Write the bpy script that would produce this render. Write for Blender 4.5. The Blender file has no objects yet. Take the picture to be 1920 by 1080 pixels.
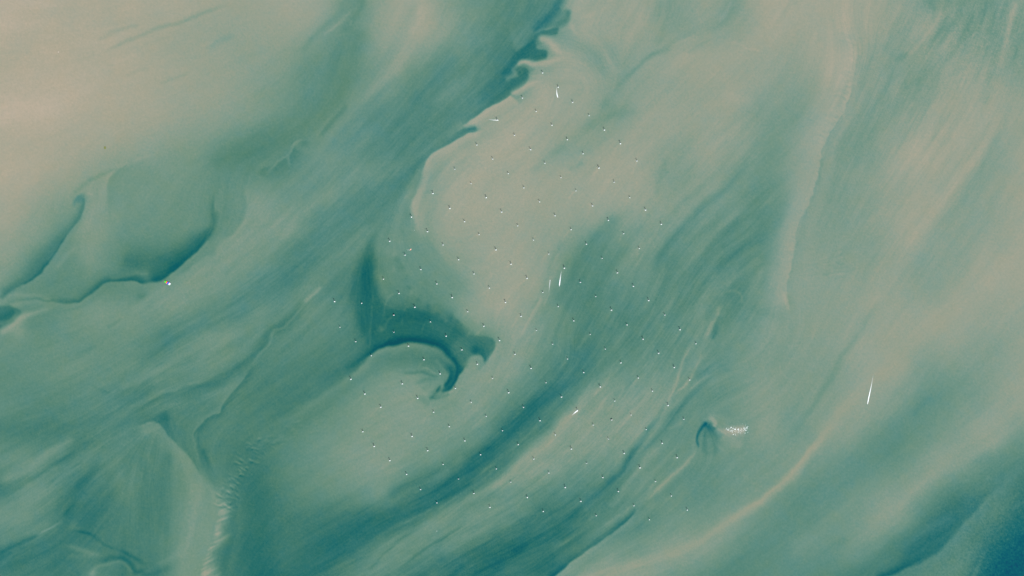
import bpy, bmesh, math, random
import numpy as np
from mathutils import Vector, Matrix

# ------------------------------------------------------------------ camera, sky, sun, exposure
PXM = 15.0                                   # metres on the ground per photograph pixel
SC = bpy.context.scene
COL = SC.collection

def ground(px, py, z=0.0):
    """photograph pixel -> point on the sea, metres (x east, y north)"""
    return Vector(((px - 960.0) * PXM, (540.0 - py) * PXM, z))

CAM_H = 120000.0
cam_data = bpy.data.cameras.new("camera")
cam = bpy.data.objects.new("camera", cam_data)
COL.objects.link(cam)
cam.location = (0, 0, CAM_H)
cam.rotation_euler = (0, 0, 0)
cam_data.sensor_width = 36.0
cam_data.lens = 36.0 * CAM_H / (1920 * PXM)
cam_data.clip_start = 100.0
cam_data.clip_end = 900000.0
SC.camera = cam

SUN_EL, SUN_AZ = math.radians(50), math.radians(160)      # from the south-south-east
world = bpy.data.worlds.new("World")
SC.world = world
world.use_nodes = True
wn = world.node_tree
bg = wn.nodes["Background"]
sky = wn.nodes.new("ShaderNodeTexSky")
sky.sky_type = 'NISHITA'
sky.sun_disc = False
sky.sun_elevation = SUN_EL
sky.sun_rotation = SUN_AZ
wn.links.new(sky.outputs[0], bg.inputs[0])
bg.inputs[1].default_value = 0.1

sun_data = bpy.data.lights.new("sun", 'SUN')
sun_data.energy = 4.0
sun_data.angle = math.radians(0.5)
sun_data.color = (1.0, 0.97, 0.92)
sun = bpy.data.objects.new("sun", sun_data)
COL.objects.link(sun)
sun.location = (0, 0, 3000)
sdir = Vector((math.sin(SUN_AZ) * math.cos(SUN_EL), math.cos(SUN_AZ) * math.cos(SUN_EL), math.sin(SUN_EL)))
sun.rotation_euler = (-sdir).to_track_quat('-Z', 'Y').to_euler()

SC.view_settings.view_transform = 'Standard'
SC.view_settings.look = 'None'
SC.view_settings.exposure = 0.6
SC.view_settings.gamma = 1.0
SC.view_settings.use_curve_mapping = False

#FIELD-BEGIN
# ------------------------------------------------------------------ suspended sediment in the sea
# T: how much pale sediment the water carries (0 clear deep teal .. 100 sandy), HUE: bluer (+) or greener (-)
# map coordinates: 15 m squares, x east from the west edge of the map, y south from its north edge
rng = np.random.default_rng(7)
DX = 1.5
X0, X1, Y0, Y1 = -192.0, 2112.0, -108.0, 1188.0
gx = np.arange(X0, X1 + .01, DX)
gy = np.arange(Y0, Y1 + .01, DX)
NX, NY = len(gx), len(gy)

BASE = """
97 92 89 88 88 86 84 81 78 82 80 55 72 82 66 55 46 44 78 80 78 68 76 66 84 84 83 80 74 60 58 58 60
95 90 89 88 86 83 80 76 75 78 68 54 74 82 68 52 42 40 80 76 78 66 72 72 82 82 84 78 70 72 57 58 62
90 89 89 89 86 82 78 75 72 68 52 48 73 60 54 48 36 60 80 66 72 80 79 80 76 76 83 72 64 66 70 64 64
92 92 92 91 87 82 78 73 66 58 48 52 62 47 49 44 44 82 76 69 72 76 77 78 74 70 79 72 62 64 74 74 68
96 94 91 88 84 80 76 70 63 52 45 60 51 46 45 52 80 82 76 66 76 78 78 76 65 62 70 64 62 70 78 78 72
90 88 86 83 77 70 64 59 46 50 56 55 45 46 52 82 84 80 68 74 80 72 76 72 59 67 67 61 74 78 78 68 76
90 86 78 72 62 60 58 50 48 48 56 52 52 46 76 82 82 77 80 81 80 69 70 66 56 67 64 64 76 79 78 67 76
86 76 65 66 58 56 54 50 63 58 54 48 42 54 80 83 82 80 78 80 76 68 66 55 49 68 62 66 74 80 70 70 76
76 68 54 66 54 54 52 47 63 57 47 43 48 62 76 80 81 76 70 60 63 64 52 50 46 66 64 68 76 76 66 72 77
70 58 51 60 40 41 46 60 60 46 48 50 50 56 66 78 81 72 53 45 57 48 52 46 54 68 68 66 74 67 68 76 79
62 50 48 46 50 55 60 58 52 46 49 40 46 47 54 74 81 68 43 46 55 45 50 45 61 69 66 70 72 67 75 79 77
54 49 54 60 60 56 54 47 52 50 50 43 34 32 51 72 80 60 46 44 46 48 54 50 64 66 66 70 74 76 76 72 74
52 50 52 52 52 46 46 54 44 48 44 40 24 22 22 36 69 58 44 44 46 50 54 60 66 65 66 72 78 72 70 68 74
48 50 52 50 48 46 49 50 41 40 40 41 55 57 50 69 65 47 42 48 56 58 56 54 64 64 62 75 72 62 62 66 76
48 44 44 46 41 43 42 43 38 36 38 57 66 66 60 66 48 34 51 66 66 62 51 54 62 62 68 72 64 53 58 70 76
40 37 40 43 46 42 40 40 37 43 53 62 66 64 61 54 32 46 66 67 65 52 55 50 64 59 70 64 50 54 66 75 60
50 54 42 44 42 42 48 38 34 46 56 64 66 58 52 30 46 70 58 58 50 57 54 58 61 64 58 51 50 67 66 50 43
36 54 38 36 40 40 50 46 27 44 50 54 58 36 29 38 63 51 43 39 57 55 49 58 62 50 54 58 66 59 43 44 34
58 52 33 34 38 40 57 52 25 36 36 30 28 35 54 58 47 32 31 46 45 56 56 66 52 50 56 64 67 39 27 44 27
35 36 34 38 36 43 58 42 22 33 27 31 46 50 43 34 25 28 36 56 58 66 68 54 47 56 54 58 38 28 45 32 17
34 34 34 42 34 38 58 40 22 28 30 48 43 36 25 26 34 30 62 71 68 60 50 42 49 46 44 34 45 48 46 16 14
"""
B = np.array([[float(v) for v in r.split()] for r in BASE.strip().split("\n")])

def upsample(A, sx, sy, X, Y):
    """Catmull-Rom interpolation of a coarse grid with clamped borders"""
    def wts(u, n):
        u = np.clip(u, 0, n - 1 - 1e-6); i = np.floor(u).astype(int); f = u - i
        w = np.stack([-.5*f**3 + f**2 - .5*f, 1.5*f**3 - 2.5*f**2 + 1, -1.5*f**3 + 2*f**2 + .5*f, .5*f**3 - .5*f**2], 1)
        M = np.zeros((len(u), n))
        for k in range(4):
            np.add.at(M, (np.arange(len(u)), np.clip(i - 1 + k, 0, n - 1)), w[:, k])
        return M
    return (wts(Y / sy, A.shape[0]) @ A @ wts(X / sx, A.shape[1]).T)

def gblur(A, s):
    if s < .3: return A
    r = int(math.ceil(3 * s)); k = np.exp(-.5 * (np.arange(-r, r + 1) / s) ** 2); k /= k.sum()
    P = np.pad(A, ((r, r), (0, 0)), mode='edge'); O = np.zeros_like(A)
    for j in range(2 * r + 1): O += k[j] * P[j:j + A.shape[0]]
    P = np.pad(O, ((0, 0), (r, r)), mode='edge'); O = np.zeros_like(A)
    for j in range(2 * r + 1): O += k[j] * P[:, j:j + A.shape[1]]
    return O

def bilin(A, px, py):
    u = np.clip((px - X0) / DX, 0, NX - 1.001); v = np.clip((py - Y0) / DX, 0, NY - 1.001)
    i = u.astype(np.int32); j = v.astype(np.int32); fu = u - i; fv = v - j
    return (A[j, i] * (1 - fu) + A[j, i + 1] * fu) * (1 - fv) + (A[j + 1, i] * (1 - fu) + A[j + 1, i + 1] * fu) * fv

def smooth_noise(cell):
    n = rng.standard_normal((int((Y1 - Y0) / cell) + 4, int((X1 - X0) / cell) + 4))
    return upsample(n, cell, cell, gx - X0 + cell, gy - Y0 + cell).astype(np.float32)

def dens(pts, step=2.0, closed=False):
    """Catmull-Rom through pts -> dense samples (x, y, parameter)"""
    P = np.array(pts, float)
    if closed: P = np.vstack([P[-1], P, P[0], P[1]])
    else: P = np.vstack([2 * P[0] - P[1], P, 2 * P[-1] - P[-2]])
    out = []
    for i in range(1, len(P) - 2):
        a, b, c, d = P[i - 1:i + 3]
        n = max(1, int(np.hypot(*(c - b)) / step))
        t = np.arange(n)[:, None] / n
        q = .5 * (2 * b + (c - a) * t + (2 * a - 5 * b + 4 * c - d) * t ** 2 + (3 * b - a - 3 * c + d) * t ** 3)
        out.append(np.hstack([q, (i - 1) + t]))
    if not closed: out.append(np.array([[P[-2][0], P[-2][1], len(P) - 3]]))
    return np.vstack(out)

STROKES = []          # recorded first: their tangents also steer the current
def S(pts, vL, wL, vR=None, wR=None, e=3, a=1.0, taper=(.12, .12), h=0.0):
    STROKES.append(('S', pts, vL, wL, vL if vR is None else vR, wL if wR is None else wR, e, a, taper, h))
def D(pts, dv, w, taper=(.2, .2), h=0.0):
    STROKES.append(('D', pts, dv, w, taper, h))
def P(pts, v, soft=3, a=1.0, h=0.0):
    STROKES.append(('P', pts, v, soft, a, h))
def Dab(x, y, r, v=None, dv=None, a=1.0, h=0.0, ry=None, ang=0):
    STROKES.append(('B', x, y, r, r if ry is None else ry, ang, v, dv, a, h))
FLOW = []             # extra current lines that paint nothing
def F(*pts): FLOW.append(pts)

# ---- current lines
F((0, 800), (120, 760), (240, 700), (360, 630), (480, 550), (600, 450), (700, 360), (800, 260), (900, 150), (980, 40), (1010, -40))
F((0, 700), (150, 640), (300, 570), (420, 480), (520, 400), (620, 300), (700, 200), (780, 90), (820, 0))
F((0, 240), (100, 210), (200, 180), (300, 150), (420, 90), (520, 50), (620, 0))
F((0, 60), (150, 50), (300, 20), (400, -10))
F((1440, 0), (1400, 60), (1300, 150), (1180, 260), (1080, 360), (1020, 470), (960, 560))
F((1700, 0), (1640, 120), (1560, 240), (1460, 330), (1360, 400), (1270, 500), (1200, 620), (1110, 720), (1000, 830), (880, 930), (740, 1020), (600, 1090))
F((1920, 60), (1840, 220), (1740, 380), (1640, 520), (1560, 680), (1480, 800), (1380, 900), (1250, 1000), (1130, 1060), (1060, 1100))
F((1920, 420), (1820, 580), (1720, 700), (1620, 820), (1500, 940), (1380, 1040), (1300, 1100))
F((1920, 760), (1840, 840), (1740, 920), (1650, 1010), (1560, 1090))
F((1440, 540), (1380, 620), (1320, 700), (1250, 800), (1160, 900), (1060, 990), (960, 1050), (880, 1090))
F((960, 640), (930, 720), (860, 790), (760, 850), (640, 900), (520, 960), (430, 1080))
F((700, 720), (640, 770), (560, 820), (500, 860), (440, 920))
F((480, 700), (400, 730), (300, 770), (200, 830), (100, 890), (0, 960))
F((200, 320), (190, 400), (230, 470), (300, 480), (370, 430), (390, 360))
F((280, 830), (270, 900), (270, 980), (280, 1060))
F((370, 860), (385, 940), (375, 1010), (360, 1080))

# ---- north-west: sand flats
D([(182, 112), (200, 97), (225, 82), (260, 70), (300, 52), (345, 38), (400, 18), (440, 2)], -10, 4)
D([(178, 77), (205, 63), (235, 53), (268, 44)], -7, 4)
D([(140, 118), (160, 108), (180, 100)], -3, 4)
D([(298, 158), (320, 149), (358, 137)], -6, 3)
D([(230, 142), (255, 134), (280, 128)], -4, 3)
D([(385, 98), (415, 75), (445, 62)], -6, 7, h=.4)
D([(205, 122), (235, 108), (262, 100)], 4, 6)
D([(0, 200), (60, 200), (130, 190), (200, 160)], 2.5, 16)
# streaks and pale tongue at the top left of the channel
S([(652, -10), (642, 12), (622, 36), (600, 58), (580, 78), (558, 102)], 56, 7, a=.8)
S([(682, -10), (676, 12), (662, 36), (650, 52), (636, 66)], 48, 7, a=.8)
D([(662, 12), (646, 32), (622, 54), (604, 70)], 8, 3)
D([(660, 36), (654, 48)], 9, 2)
S([(668, 40), (662, 85), (654, 130), (640, 165), (618, 195), (600, 225)], 47, 20, a=.65, h=-.3)
S([(612, 105), (604, 130), (590, 155), (568, 175)], 52, 10, a=.6, h=.4)
S([(796, -10), (782, 28), (762, 62), (745, 95), (728, 122), (705, 148), (682, 178), (655, 205), (634, 226), (610, 252), (598, 280)], [83, 82, 80, 79, 77, 72, 68, 65, 63, 62, 60], 24, [70, 68, 66, 63, 58, 55, 54, 54, 54, 54, 54], 26, e=16, a=.75)
S([(655, 195), (640, 210), (622, 226), (606, 244), (598, 256)], 44, 6, a=.8)
D([(626, 205), (612, 222), (603, 240), (592, 254)], 8, 2)
D([(793, 0), (790, 28), (776, 50), (760, 66)], 5, 5)
S([(645, 90), (640, 150), (610, 205), (560, 242), (500, 268), (450, 284), (410, 300), (370, 318)], [50, 47, 46, 46, 42, 40, 42, 48], [18, 24, 24, 24, 24, 24, 22, 16], a=.8, h=-.35)
S([(480, 330), (490, 318), (512, 308), (538, 290), (552, 270)], 50, 14, 40, 22, e=3, a=.8)
D([(497, 336), (512, 311), (528, 300), (541, 288), (550, 272), (562, 264), (580, 262), (586, 268)], 12, 2.5)
D([(541, 288), (539, 300), (541, 315)], 10, 2.5)
Dab(572, 268, 8, v=42)

# ---- mid channel: darker and paler streaks
S([(735, 335), (705, 365), (670, 395), (620, 432), (570, 475), (510, 522), (455, 560), (400, 588), (340, 622), (285, 655), (240, 690)], 44, 22, a=.7, h=.35)
S([(650, 425), (600, 470), (560, 505), (515, 540)], 43, 14, a=.5, h=.3)
S([(760, 345), (740, 375), (715, 408), (690, 430)], 44, 12, a=.6)
D([(700, 290), (640, 340), (590, 380), (540, 425), (500, 450)], 7, 14)
D([(720, 300), (660, 350), (600, 390)], 4, 10)
D([(760, 130), (700, 190), (640, 250), (600, 300)], -6, 10, h=.4)
D([(870, 95), (830, 140), (790, 175), (760, 195)], -3.5, 12, h=.4)
D([(740, 180), (700, 220), (660, 260), (620, 300)], -5, 14, h=.5)
D([(860, 20), (800, 100), (770, 140)], 4, 12)
D([(900, 130), (850, 170), (810, 200)], 4, 12)
S([(700, 420), (670, 450), (630, 480), (600, 505), (560, 540)], 54, 12, a=.5)
D([(480, 420), (420, 470), (370, 510), (320, 560), (270, 600)], 6, 18)
D([(440, 480), (400, 500), (360, 520)], 4, 6)
S([(480, 572), (440, 590), (390, 606), (335, 630), (290, 655)], 42, 14, a=.6, h=.4)
S([(290, 712), (240, 748), (190, 782), (130, 808)], 40, 13, a=.7, h=.4)
S([(270, 690), (210, 730), (150, 760), (90, 780), (20, 800)], 43, 14, a=.5, h=.4)
D([(320, 680), (270, 705), (220, 730)], 5, 8)
D([(460, 610), (400, 640), (340, 665), (290, 690)], 5, 14)
D([(172, 724), (190, 730), (208, 735)], -6, 3)
D([(140, 665), (165, 655), (185, 645)], -5, 3)
D([(200, 612), (215, 605), (228, 596)], -8, 3)

# ---- west: curls, crescent and small vortex
S([(245, 298), (222, 315), (205, 332), (196, 352), (188, 378), (175, 400), (162, 425), (158, 445)], 70, 9, a=.9)
D([(205, 338), (214, 325), (226, 316)], 9, 2)
S([(258, 296), (235, 310), (217, 322), (206, 335), (201, 352), (199, 375), (198, 405)], [60, 58, 56, 55, 55, 55, 55], 22, [64, 70, 72, 71, 70, 67, 64], [4, 7, 10, 11, 12, 12, 10], e=2.5, a=.8, taper=(.15, .25))
D([(240, 312), (205, 322), (172, 338), (148, 354), (126, 376)], -8, 4)
D([(285, 290), (255, 302), (232, 312)], 6, 3)
S([(161, 362), (160, 385), (151, 405), (138, 427), (122, 450), (105, 475), (88, 500), (70, 517), (45, 533), (20, 549), (0, 562)], [58, 62, 60, 58, 56, 55, 55, 54, 53, 50, 50], 8, [38, 37, 38, 38, 36, 34, 33, 33, 35, 38, 40], [8, 10, 12, 15, 21, 27, 30, 28, 22, 18, 16], e=2, h=.3, taper=(.05, .05))
Dab(150, 374, 11, v=46, h=1.0, ry=8, ang=-.6)
D([(138, 392), (140, 378), (150, 366), (160, 361)], -8, 3, h=.6)
D([(161, 365), (161, 380), (157, 392)], 10, 1.6)
D([(163, 362), (176, 364)], 8, 1.6)
D([(115, 455), (100, 476), (90, 492)], 8, 1.6)
D([(133, 432), (114, 460), (96, 488), (78, 508), (54, 526), (30, 542)], -11, 3)
S([(165, 425), (162, 450), (160, 475), (170, 500)], 66, 13, a=.6)
D([(150, 455), (132, 475), (116, 492), (100, 505)], 7, 4)
S([(404, 350), (400, 385), (403, 420), (397, 442), (380, 462), (350, 490), (322, 515), (298, 526), (270, 532)], [56, 54, 50, 50, 54, 56, 58, 56, 54], 9, [38, 34, 30, 20, 16, 14, 12, 14, 18], [5, 6, 9, 16, 24, 28, 32, 26, 14], e=3, taper=(.15, .08))
S([(405, 395), (404, 420), (399, 438), (384, 458)], 28, 5, a=.6)
D([(390, 445), (398, 430), (400, 410)], 10, 1.5)
S([(290, 525), (270, 533), (245, 527), (215, 528), (190, 538), (170, 552), (148, 566), (122, 570), (95, 566), (60, 562), (30, 566), (0, 582)], [56, 52, 52, 50, 50, 54, 58, 56, 56, 58, 60, 60], 8, [16, 18, 18, 22, 24, 26, 28, 31, 38, 46, 48, 48], [14, 13, 12, 11, 11, 10, 9, 9, 8, 6, 6, 6], e=2.5, taper=(.09, .1))
S([(225, 485), (250, 495), (285, 500), (320, 492)], 30, 18, a=.6)
D([(195, 526), (225, 519), (260, 514), (285, 513)], 9, 4)
S([(408, 330), (416, 350), (418, 380), (415, 410), (420, 430)], 50, 9, a=.6)
S([(458, 340), (460, 375), (455, 410), (440, 435), (415, 452), (400, 475), (380, 490), (350, 510), (325, 528)], 64, 12, 50, 9, e=5, a=.85)
D([(395, 478), (375, 492), (358, 508)], 6, 3)
P([(-20, 577), (8, 574), (28, 576), (39, 582), (41, 590), (34, 600), (20, 609), (-20, 622)], 33, 2.5, h=.1)
S([(-6, 600), (14, 592), (29, 583)], 22, 7, a=.85)
S([(-10, 608), (8, 606), (26, 596), (35, 586)], 44, 3, a=.7)
S([(-5, 628), (20, 614), (42, 598), (60, 588), (84, 580), (104, 576)], [66, 74, 76, 72, 66, 56], [6, 7, 7, 5, 4, 3])
Dab(36, 622, 15, v=66, a=.8)
Dab(82, 606, 26, v=46, a=.8)
D([(2, 566), (25, 555), (50, 553), (80, 556), (105, 564)], 8, 4)
S([(0, 560), (14, 550), (30, 540)], 34, 4, a=.8)
Dab(268, 556, 14, v=40, a=.9, ry=11)
Dab(192, 582, 28, v=65, a=.6, ry=18, ang=-.5)
S([(246, 584), (272, 566), (296, 548), (318, 536)], 63, 8, a=.7)

# ---- south-west: fronts and fans
S([(600, 536), (588, 550), (572, 566), (552, 592), (530, 610), (508, 622), (492, 642), (478, 662), (468, 672), (452, 684), (430, 700), (405, 714), (380, 723), (345, 734), (310, 744), (280, 757), (248, 777), (215, 800), (185, 820)], [60, 50, 40, 35, 33, 33, 31, 31, 29, 27, 28, 30, 34, 36, 38, 38, 38, 39, 40], [3, 5, 8, 12, 12, 11, 10, 9, 8, 8, 10, 11, 11, 10, 9, 9, 9, 9, 8], a=.85)
D([(602, 536), (592, 546), (580, 558), (568, 572)], 18, 4)
D([(590, 550), (565, 578), (540, 606), (516, 622), (502, 646), (488, 662), (478, 676), (466, 696)], 11, 2.5)
D([(405, 708), (370, 718), (330, 728), (290, 744), (250, 764), (215, 788)], 7, 3)
D([(400, 730), (360, 742), (320, 752), (280, 766)], -4, 4)
D([(460, 700), (430, 725), (400, 740), (370, 748)], 6, 8)
ZZ = [(478, 680), (466, 698), (454, 714), (441, 728), (427, 744), (416, 762), (411, 774), (396, 780), (381, 788), (369, 800), (363, 812), (365, 828), (369, 846), (373, 864), (379, 880), (388, 893)]
S(ZZ, 29, 10, 51, 7, e=1.6, a=.85)
D([(372, 800), (366, 815), (367, 830), (372, 860), (376, 876)], 10, 2.4)
D([(380, 835), (386, 862), (394, 888)], -13, 5)
S([(245, 806), (268, 796), (282, 790), (298, 798), (314, 814), (330, 830), (346, 850), (361, 870), (374, 892), (392, 914), (405, 928)], [46, 40, 36, 34, 34, 36, 38, 40, 40, 36, 34], 22, [56, 60, 60, 58, 56, 56, 58, 60, 60, 58, 56], 26, e=3, a=.85)
Dab(309, 786, 10, v=26, a=.8, ry=14)
S([(302, 770), (306, 782), (312, 800), (322, 818)], 32, 6, a=.6)
S([(318, 840), (312, 880), (308, 920), (310, 960), (305, 1010)], 36, 10, a=.5)
D([(276, 850), (272, 880), (268, 910)], -5, 4)
D([(215, 850), (225, 900), (232, 950)], 5, 14)
P([(372, 884), (386, 898), (400, 914), (412, 932), (424, 966), (416, 986), (405, 1012), (392, 1042), (386, 1090), (330, 1090), (344, 1035), (350, 985), (350, 930), (358, 900)], 58, 7)
D([(366, 885), (374, 910), (372, 940), (362, 980), (352, 1020), (338, 1060)], 5, 7)
S([(430, 925), (436, 975), (428, 1010), (420, 1050), (415, 1090)], 26, 16, a=.5)
fr = random.Random(4)
for k in range(44):                                     # feathered eastern edge of the pale fan
    u = k / 29.0
    x = 412 + 8 * math.sin(u * 5) - 18 * u + fr.uniform(-4, 4); y = 938 + 142 * u + fr.uniform(-3, 3)
    L = fr.uniform(6, 34); sl = -.25 - .5 * u
    D([(x - 10, y - 10 * sl), (x, y), (x + L, y + L * sl)], fr.uniform(6, 19), fr.uniform(1.5, 3.4), taper=(.3, .6))
for k in range(20):
    u = k / 19.0
    x = 366 - 24 * u + fr.uniform(-4, 4); y = 900 + 150 * u + fr.uniform(-3, 3)
    L = fr.uniform(6, 14)
    D([(x, y), (x - L * .4, y + L * .8)], fr.uniform(2, 6), 2.2, taper=(.3, .6))
for k in range(95):                                     # crested ripples on the shoal
    u = fr.random() ** .8
    x = 480 - 62 * u + fr.gauss(0, 12); y = 828 + 118 * u + fr.gauss(0, 9)
    L = fr.uniform(5, 20); amp = fr.uniform(5, 18) * math.exp(-abs(x - (480 - 62 * u)) / 25)
    D([(x - L * .5, y - L * .3), (x, y), (x + L * .5, y + L * .15)], amp, 1.7, taper=(.3, .4))
    D([(x - L * .5, y - L * .3 + 4), (x, y + 4), (x + L * .5, y + L * .15 + 4)], -amp * .8, 1.8, taper=(.3, .4))
for k in range(46):
    u = fr.random()
    x = 480 + 130 * u + fr.uniform(-12, 12); y = 838 - 56 * u + fr.uniform(-14, 14)
    L = fr.uniform(10, 20); amp = fr.uniform(2, 7) * (1.1 - .6 * u)
    D([(x - L * .5, y + L * .1), (x, y), (x + L * .5, y - L * .25)], amp, 1.8, taper=(.3, .4))
    D([(x - L * .5, y + L * .1 + 4), (x, y + 4), (x + L * .5, y - L * .25 + 4)], -amp * .7, 1.8, taper=(.3, .4))
S([(-5, 905), (30, 886), (62, 868), (92, 848), (122, 832), (152, 823)], [58, 60, 62, 60, 56, 50], 10, a=.85)
S([(-5, 934), (30, 914), (62, 894), (100, 870), (140, 842), (182, 814)], 37, 7, a=.8)
S([(-5, 975), (40, 946), (80, 914), (110, 892), (142, 872), (172, 850), (196, 826)], [58, 58, 54, 52, 50, 50, 50], 11, a=.75)
S([(84, 918), (100, 902), (122, 886), (148, 874), (162, 866)], 38, 6, 52, 6, e=1.5, a=.6)
S([(-5, 1022), (40, 1000), (78, 985), (100, 976)], 50, 8, a=.8)
S([(-5, 1042), (25, 1026), (50, 1012), (72, 1001)], 23, 4, a=.9)
D([(66, 1005), (84, 995), (100, 986), (117, 976)], 24, 1.7, h=.8, taper=(.35, .35))
S([(114, 978), (125, 960), (138, 937), (150, 920), (168, 892), (190, 862)], [24, 22, 24, 27, 32, 36], [4, 6, 7, 8, 9, 9], a=.85)
D([(124, 994), (165, 1000), (200, 1020), (230, 1033), (262, 1050), (288, 1062)], -12, 3.5)
D([(165, 1000), (190, 1012), (215, 1026), (240, 1036)], 6, 3)
D([(122, 1024), (158, 1034), (192, 1038)], 11, 4.5)
D([(120, 1046), (160, 1043), (200, 1040)], 5, 4)
Dab(140, 988, 12, dv=9)
D([(168, 1078), (184, 1062), (205, 1057), (222, 1052), (240, 1062), (246, 1082)], 9, 3.5)
D([(178, 1060), (200, 1050), (225, 1044), (246, 1057), (256, 1070), (284, 1063)], -12, 5)
Dab(174, 1075, 8, dv=18)
D([(260, 1080), (300, 1074), (330, 1062)], -7, 5)
D([(290, 1060), (320, 1050), (345, 1032)], 6, 5)
D([(0, 1060), (20, 1046), (40, 1030)], 6, 3)

# ---- north centre: swirl fingers where clear channel water meets the turbid tongue
S([(1048, 8), (1022, 38), (996, 68), (972, 104), (952, 142), (930, 168), (905, 188), (878, 212)], [34, 36, 34, 30, 32, 34, 38, 42], [10, 12, 14, 12, 14, 15, 14, 12], a=.85, h=.5, taper=(.02, .2))
P([(1056, -20), (1053, 2), (1043, 18), (1052, 22), (1060, 17), (1068, 17), (1071, 25), (1069, 40), (1060, 51), (1046, 52), (1030, 55), (1010, 66), (992, 72), (975, 100), (955, 60), (975, -20)], 47, 2.5, a=.9)
S([(1056, -10), (1046, 8), (1034, 24), (1016, 44), (998, 64)], 34, 10, a=.8, h=.5)
S([(1064, 20), (1069, 24), (1066, 36), (1056, 44), (1042, 48)], 38, 5, a=.8)
P([(1000, 68), (1018, 57), (1036, 50), (1048, 51), (1049, 57), (1042, 66), (1026, 65), (1012, 66), (1003, 72)], 32, 2)
D([(1000, 64), (1020, 54), (1042, 47)], 10, 2.2)
P([(970, 96), (985, 84), (1000, 76), (1003, 84), (1005, 91), (1013, 94), (1022, 94), (1027, 100), (1025, 110), (1017, 115), (1006, 117), (995, 114), (978, 117), (966, 125), (952, 138), (940, 140)], 26, 1.8)
P([(952, 150), (966, 144), (972, 140), (965, 134), (972, 129), (984, 127), (992, 132), (994, 145), (990, 156), (984, 161), (976, 164), (971, 170), (960, 176), (945, 184), (925, 194), (915, 190), (935, 168)], 34, 1.8)
Dab(966, 140, 5, v=50)
Dab(976, 138, 4, dv=-7)
D([(968, 143), (976, 142), (981, 137), (976, 132)], 9, 2)
S([(946, 150), (956, 146), (966, 140), (962, 130), (972, 122)], 52, 4, a=.8)
S([(964, 128), (972, 121), (986, 117), (1002, 121), (1022, 118), (1042, 112), (1062, 108), (1082, 106)], [70, 82, 84, 86, 86, 84, 82, 78], [3, 4, 5, 6, 6, 5, 5, 4])
S([(958, 180), (970, 172), (985, 163), (1000, 157), (1022, 152)], [82, 85, 86, 86, 82], [4, 6, 6, 6, 5])
S([(1004, 78), (1016, 74), (1030, 78), (1044, 90), (1060, 102), (1086, 110)], [72, 78, 82, 82, 82, 80], [5, 7, 9, 10, 8, 5])
D([(1071, 40), (1074, 54), (1080, 68)], 8, 4)
D([(1092, 32), (1108, 26), (1120, 20)], 5, 3)
S([(1045, 68), (1075, 82), (1105, 102), (1125, 125), (1128, 145)], [66, 64, 61, 62, 66], [8, 12, 17, 16, 12], a=.7, h=.3)
S([(1128, 90), (1145, 118), (1165, 140)], 76, 6, a=.6)
S([(1000, 128), (1010, 140), (1030, 165), (1025, 190)], 83, 14, a=.5)
S([(960, 177), (935, 192), (910, 205), (886, 222), (866, 238)], [86, 85, 84, 84, 83], 30, [36, 38, 40, 42, 44], 12, e=1.6, taper=(.04, .04))
S([(888, 238), (876, 236), (866, 240), (852, 250), (838, 260)], 70, 3, a=.7)
S([(896, 238), (882, 242), (862, 250), (838, 268), (812, 288), (788, 304), (762, 324), (738, 346), (712, 374)], [28, 30, 35, 37, 36, 38, 40, 40, 42], [4, 5, 6, 7, 7, 7, 8, 10, 12], h=.3, taper=(.03, .2))
S([(908, 240), (893, 246), (872, 253), (850, 264), (823, 280), (802, 298), (794, 318), (786, 340), (778, 366), (773, 392), (774, 416), (784, 444), (800, 468)], [80, 83, 84, 84, 83, 82, 82, 82, 81, 80, 78, 76, 73], [22, 22, 22, 24, 24, 22, 22, 24, 24, 26, 26, 26, 24], [44, 40, 40, 40, 42, 44, 49, 51, 53, 55, 57, 58, 60], [8, 8, 8, 8, 8, 8, 9, 9, 9, 9, 10, 12, 14], e=[1.5, 1.5, 1.5, 1.5, 1.8, 2, 2.5, 3, 4, 5, 7, 10, 14], taper=(.08, .2))
S([(794, 310), (786, 340), (774, 365), (764, 390), (768, 420)], 50, 6, a=.6)
S([(775, 350), (762, 375), (750, 400), (742, 430), (742, 460), (748, 490)], 62, 7, a=.6)
S([(770, 440), (790, 470), (812, 500), (840, 530), (862, 556)], 55, 22, a=.55)
D([(855, 300), (830, 325), (812, 345), (798, 360)], 5, 5)
D([(880, 278), (860, 292), (840, 312)], 4, 6)
D([(900, 448), (880, 452), (862, 462)], -3, 6)
S([(868, 455), (885, 452), (905, 455)], 78, 6, a=.5)
D([(1070, 268), (1035, 290), (1005, 312), (990, 330)], -7, 9, h=.1)
D([(1110, 285), (1085, 305), (1062, 330)], 5, 6)
D([(1095, 300), (1078, 312), (1065, 322)], -10, 6)
D([(1120, 175), (1145, 205), (1120, 230), (1085, 250)], -5, 10)
# teal filament running down from the top edge
S([(1385, -5), (1372, 20), (1350, 45), (1315, 60), (1275, 75), (1245, 95), (1215, 110), (1190, 130), (1168, 155), (1150, 180), (1145, 200)], [63, 63, 65, 69, 69, 63, 60, 58, 60, 65, 66], [10, 10, 9, 8, 8, 7, 5, 5, 6, 8, 9], a=.9)
D([(1372, -5), (1365, 20), (1345, 45)], 5, 3, h=.4)
D([(1310, 68), (1290, 75), (1268, 82), (1250, 96)], 6, 3)
S([(1250, 0), (1252, 30), (1240, 60), (1225, 85)], 67, 12, a=.6)
D([(1340, 70), (1310, 85), (1285, 100)], -6, 4)
D([(1205, 200), (1160, 215), (1130, 220)], -6, 8)
D([(1180, 190), (1160, 205), (1155, 212)], -5, 5)
D([(1350, 180), (1420, 190)], 3, 8)
D([(1365, 75), (1385, 82), (1400, 90), (1430, 95)], 5, 2)
D([(1415, 40), (1430, 50), (1440, 55)], -4, 1.5)

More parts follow.
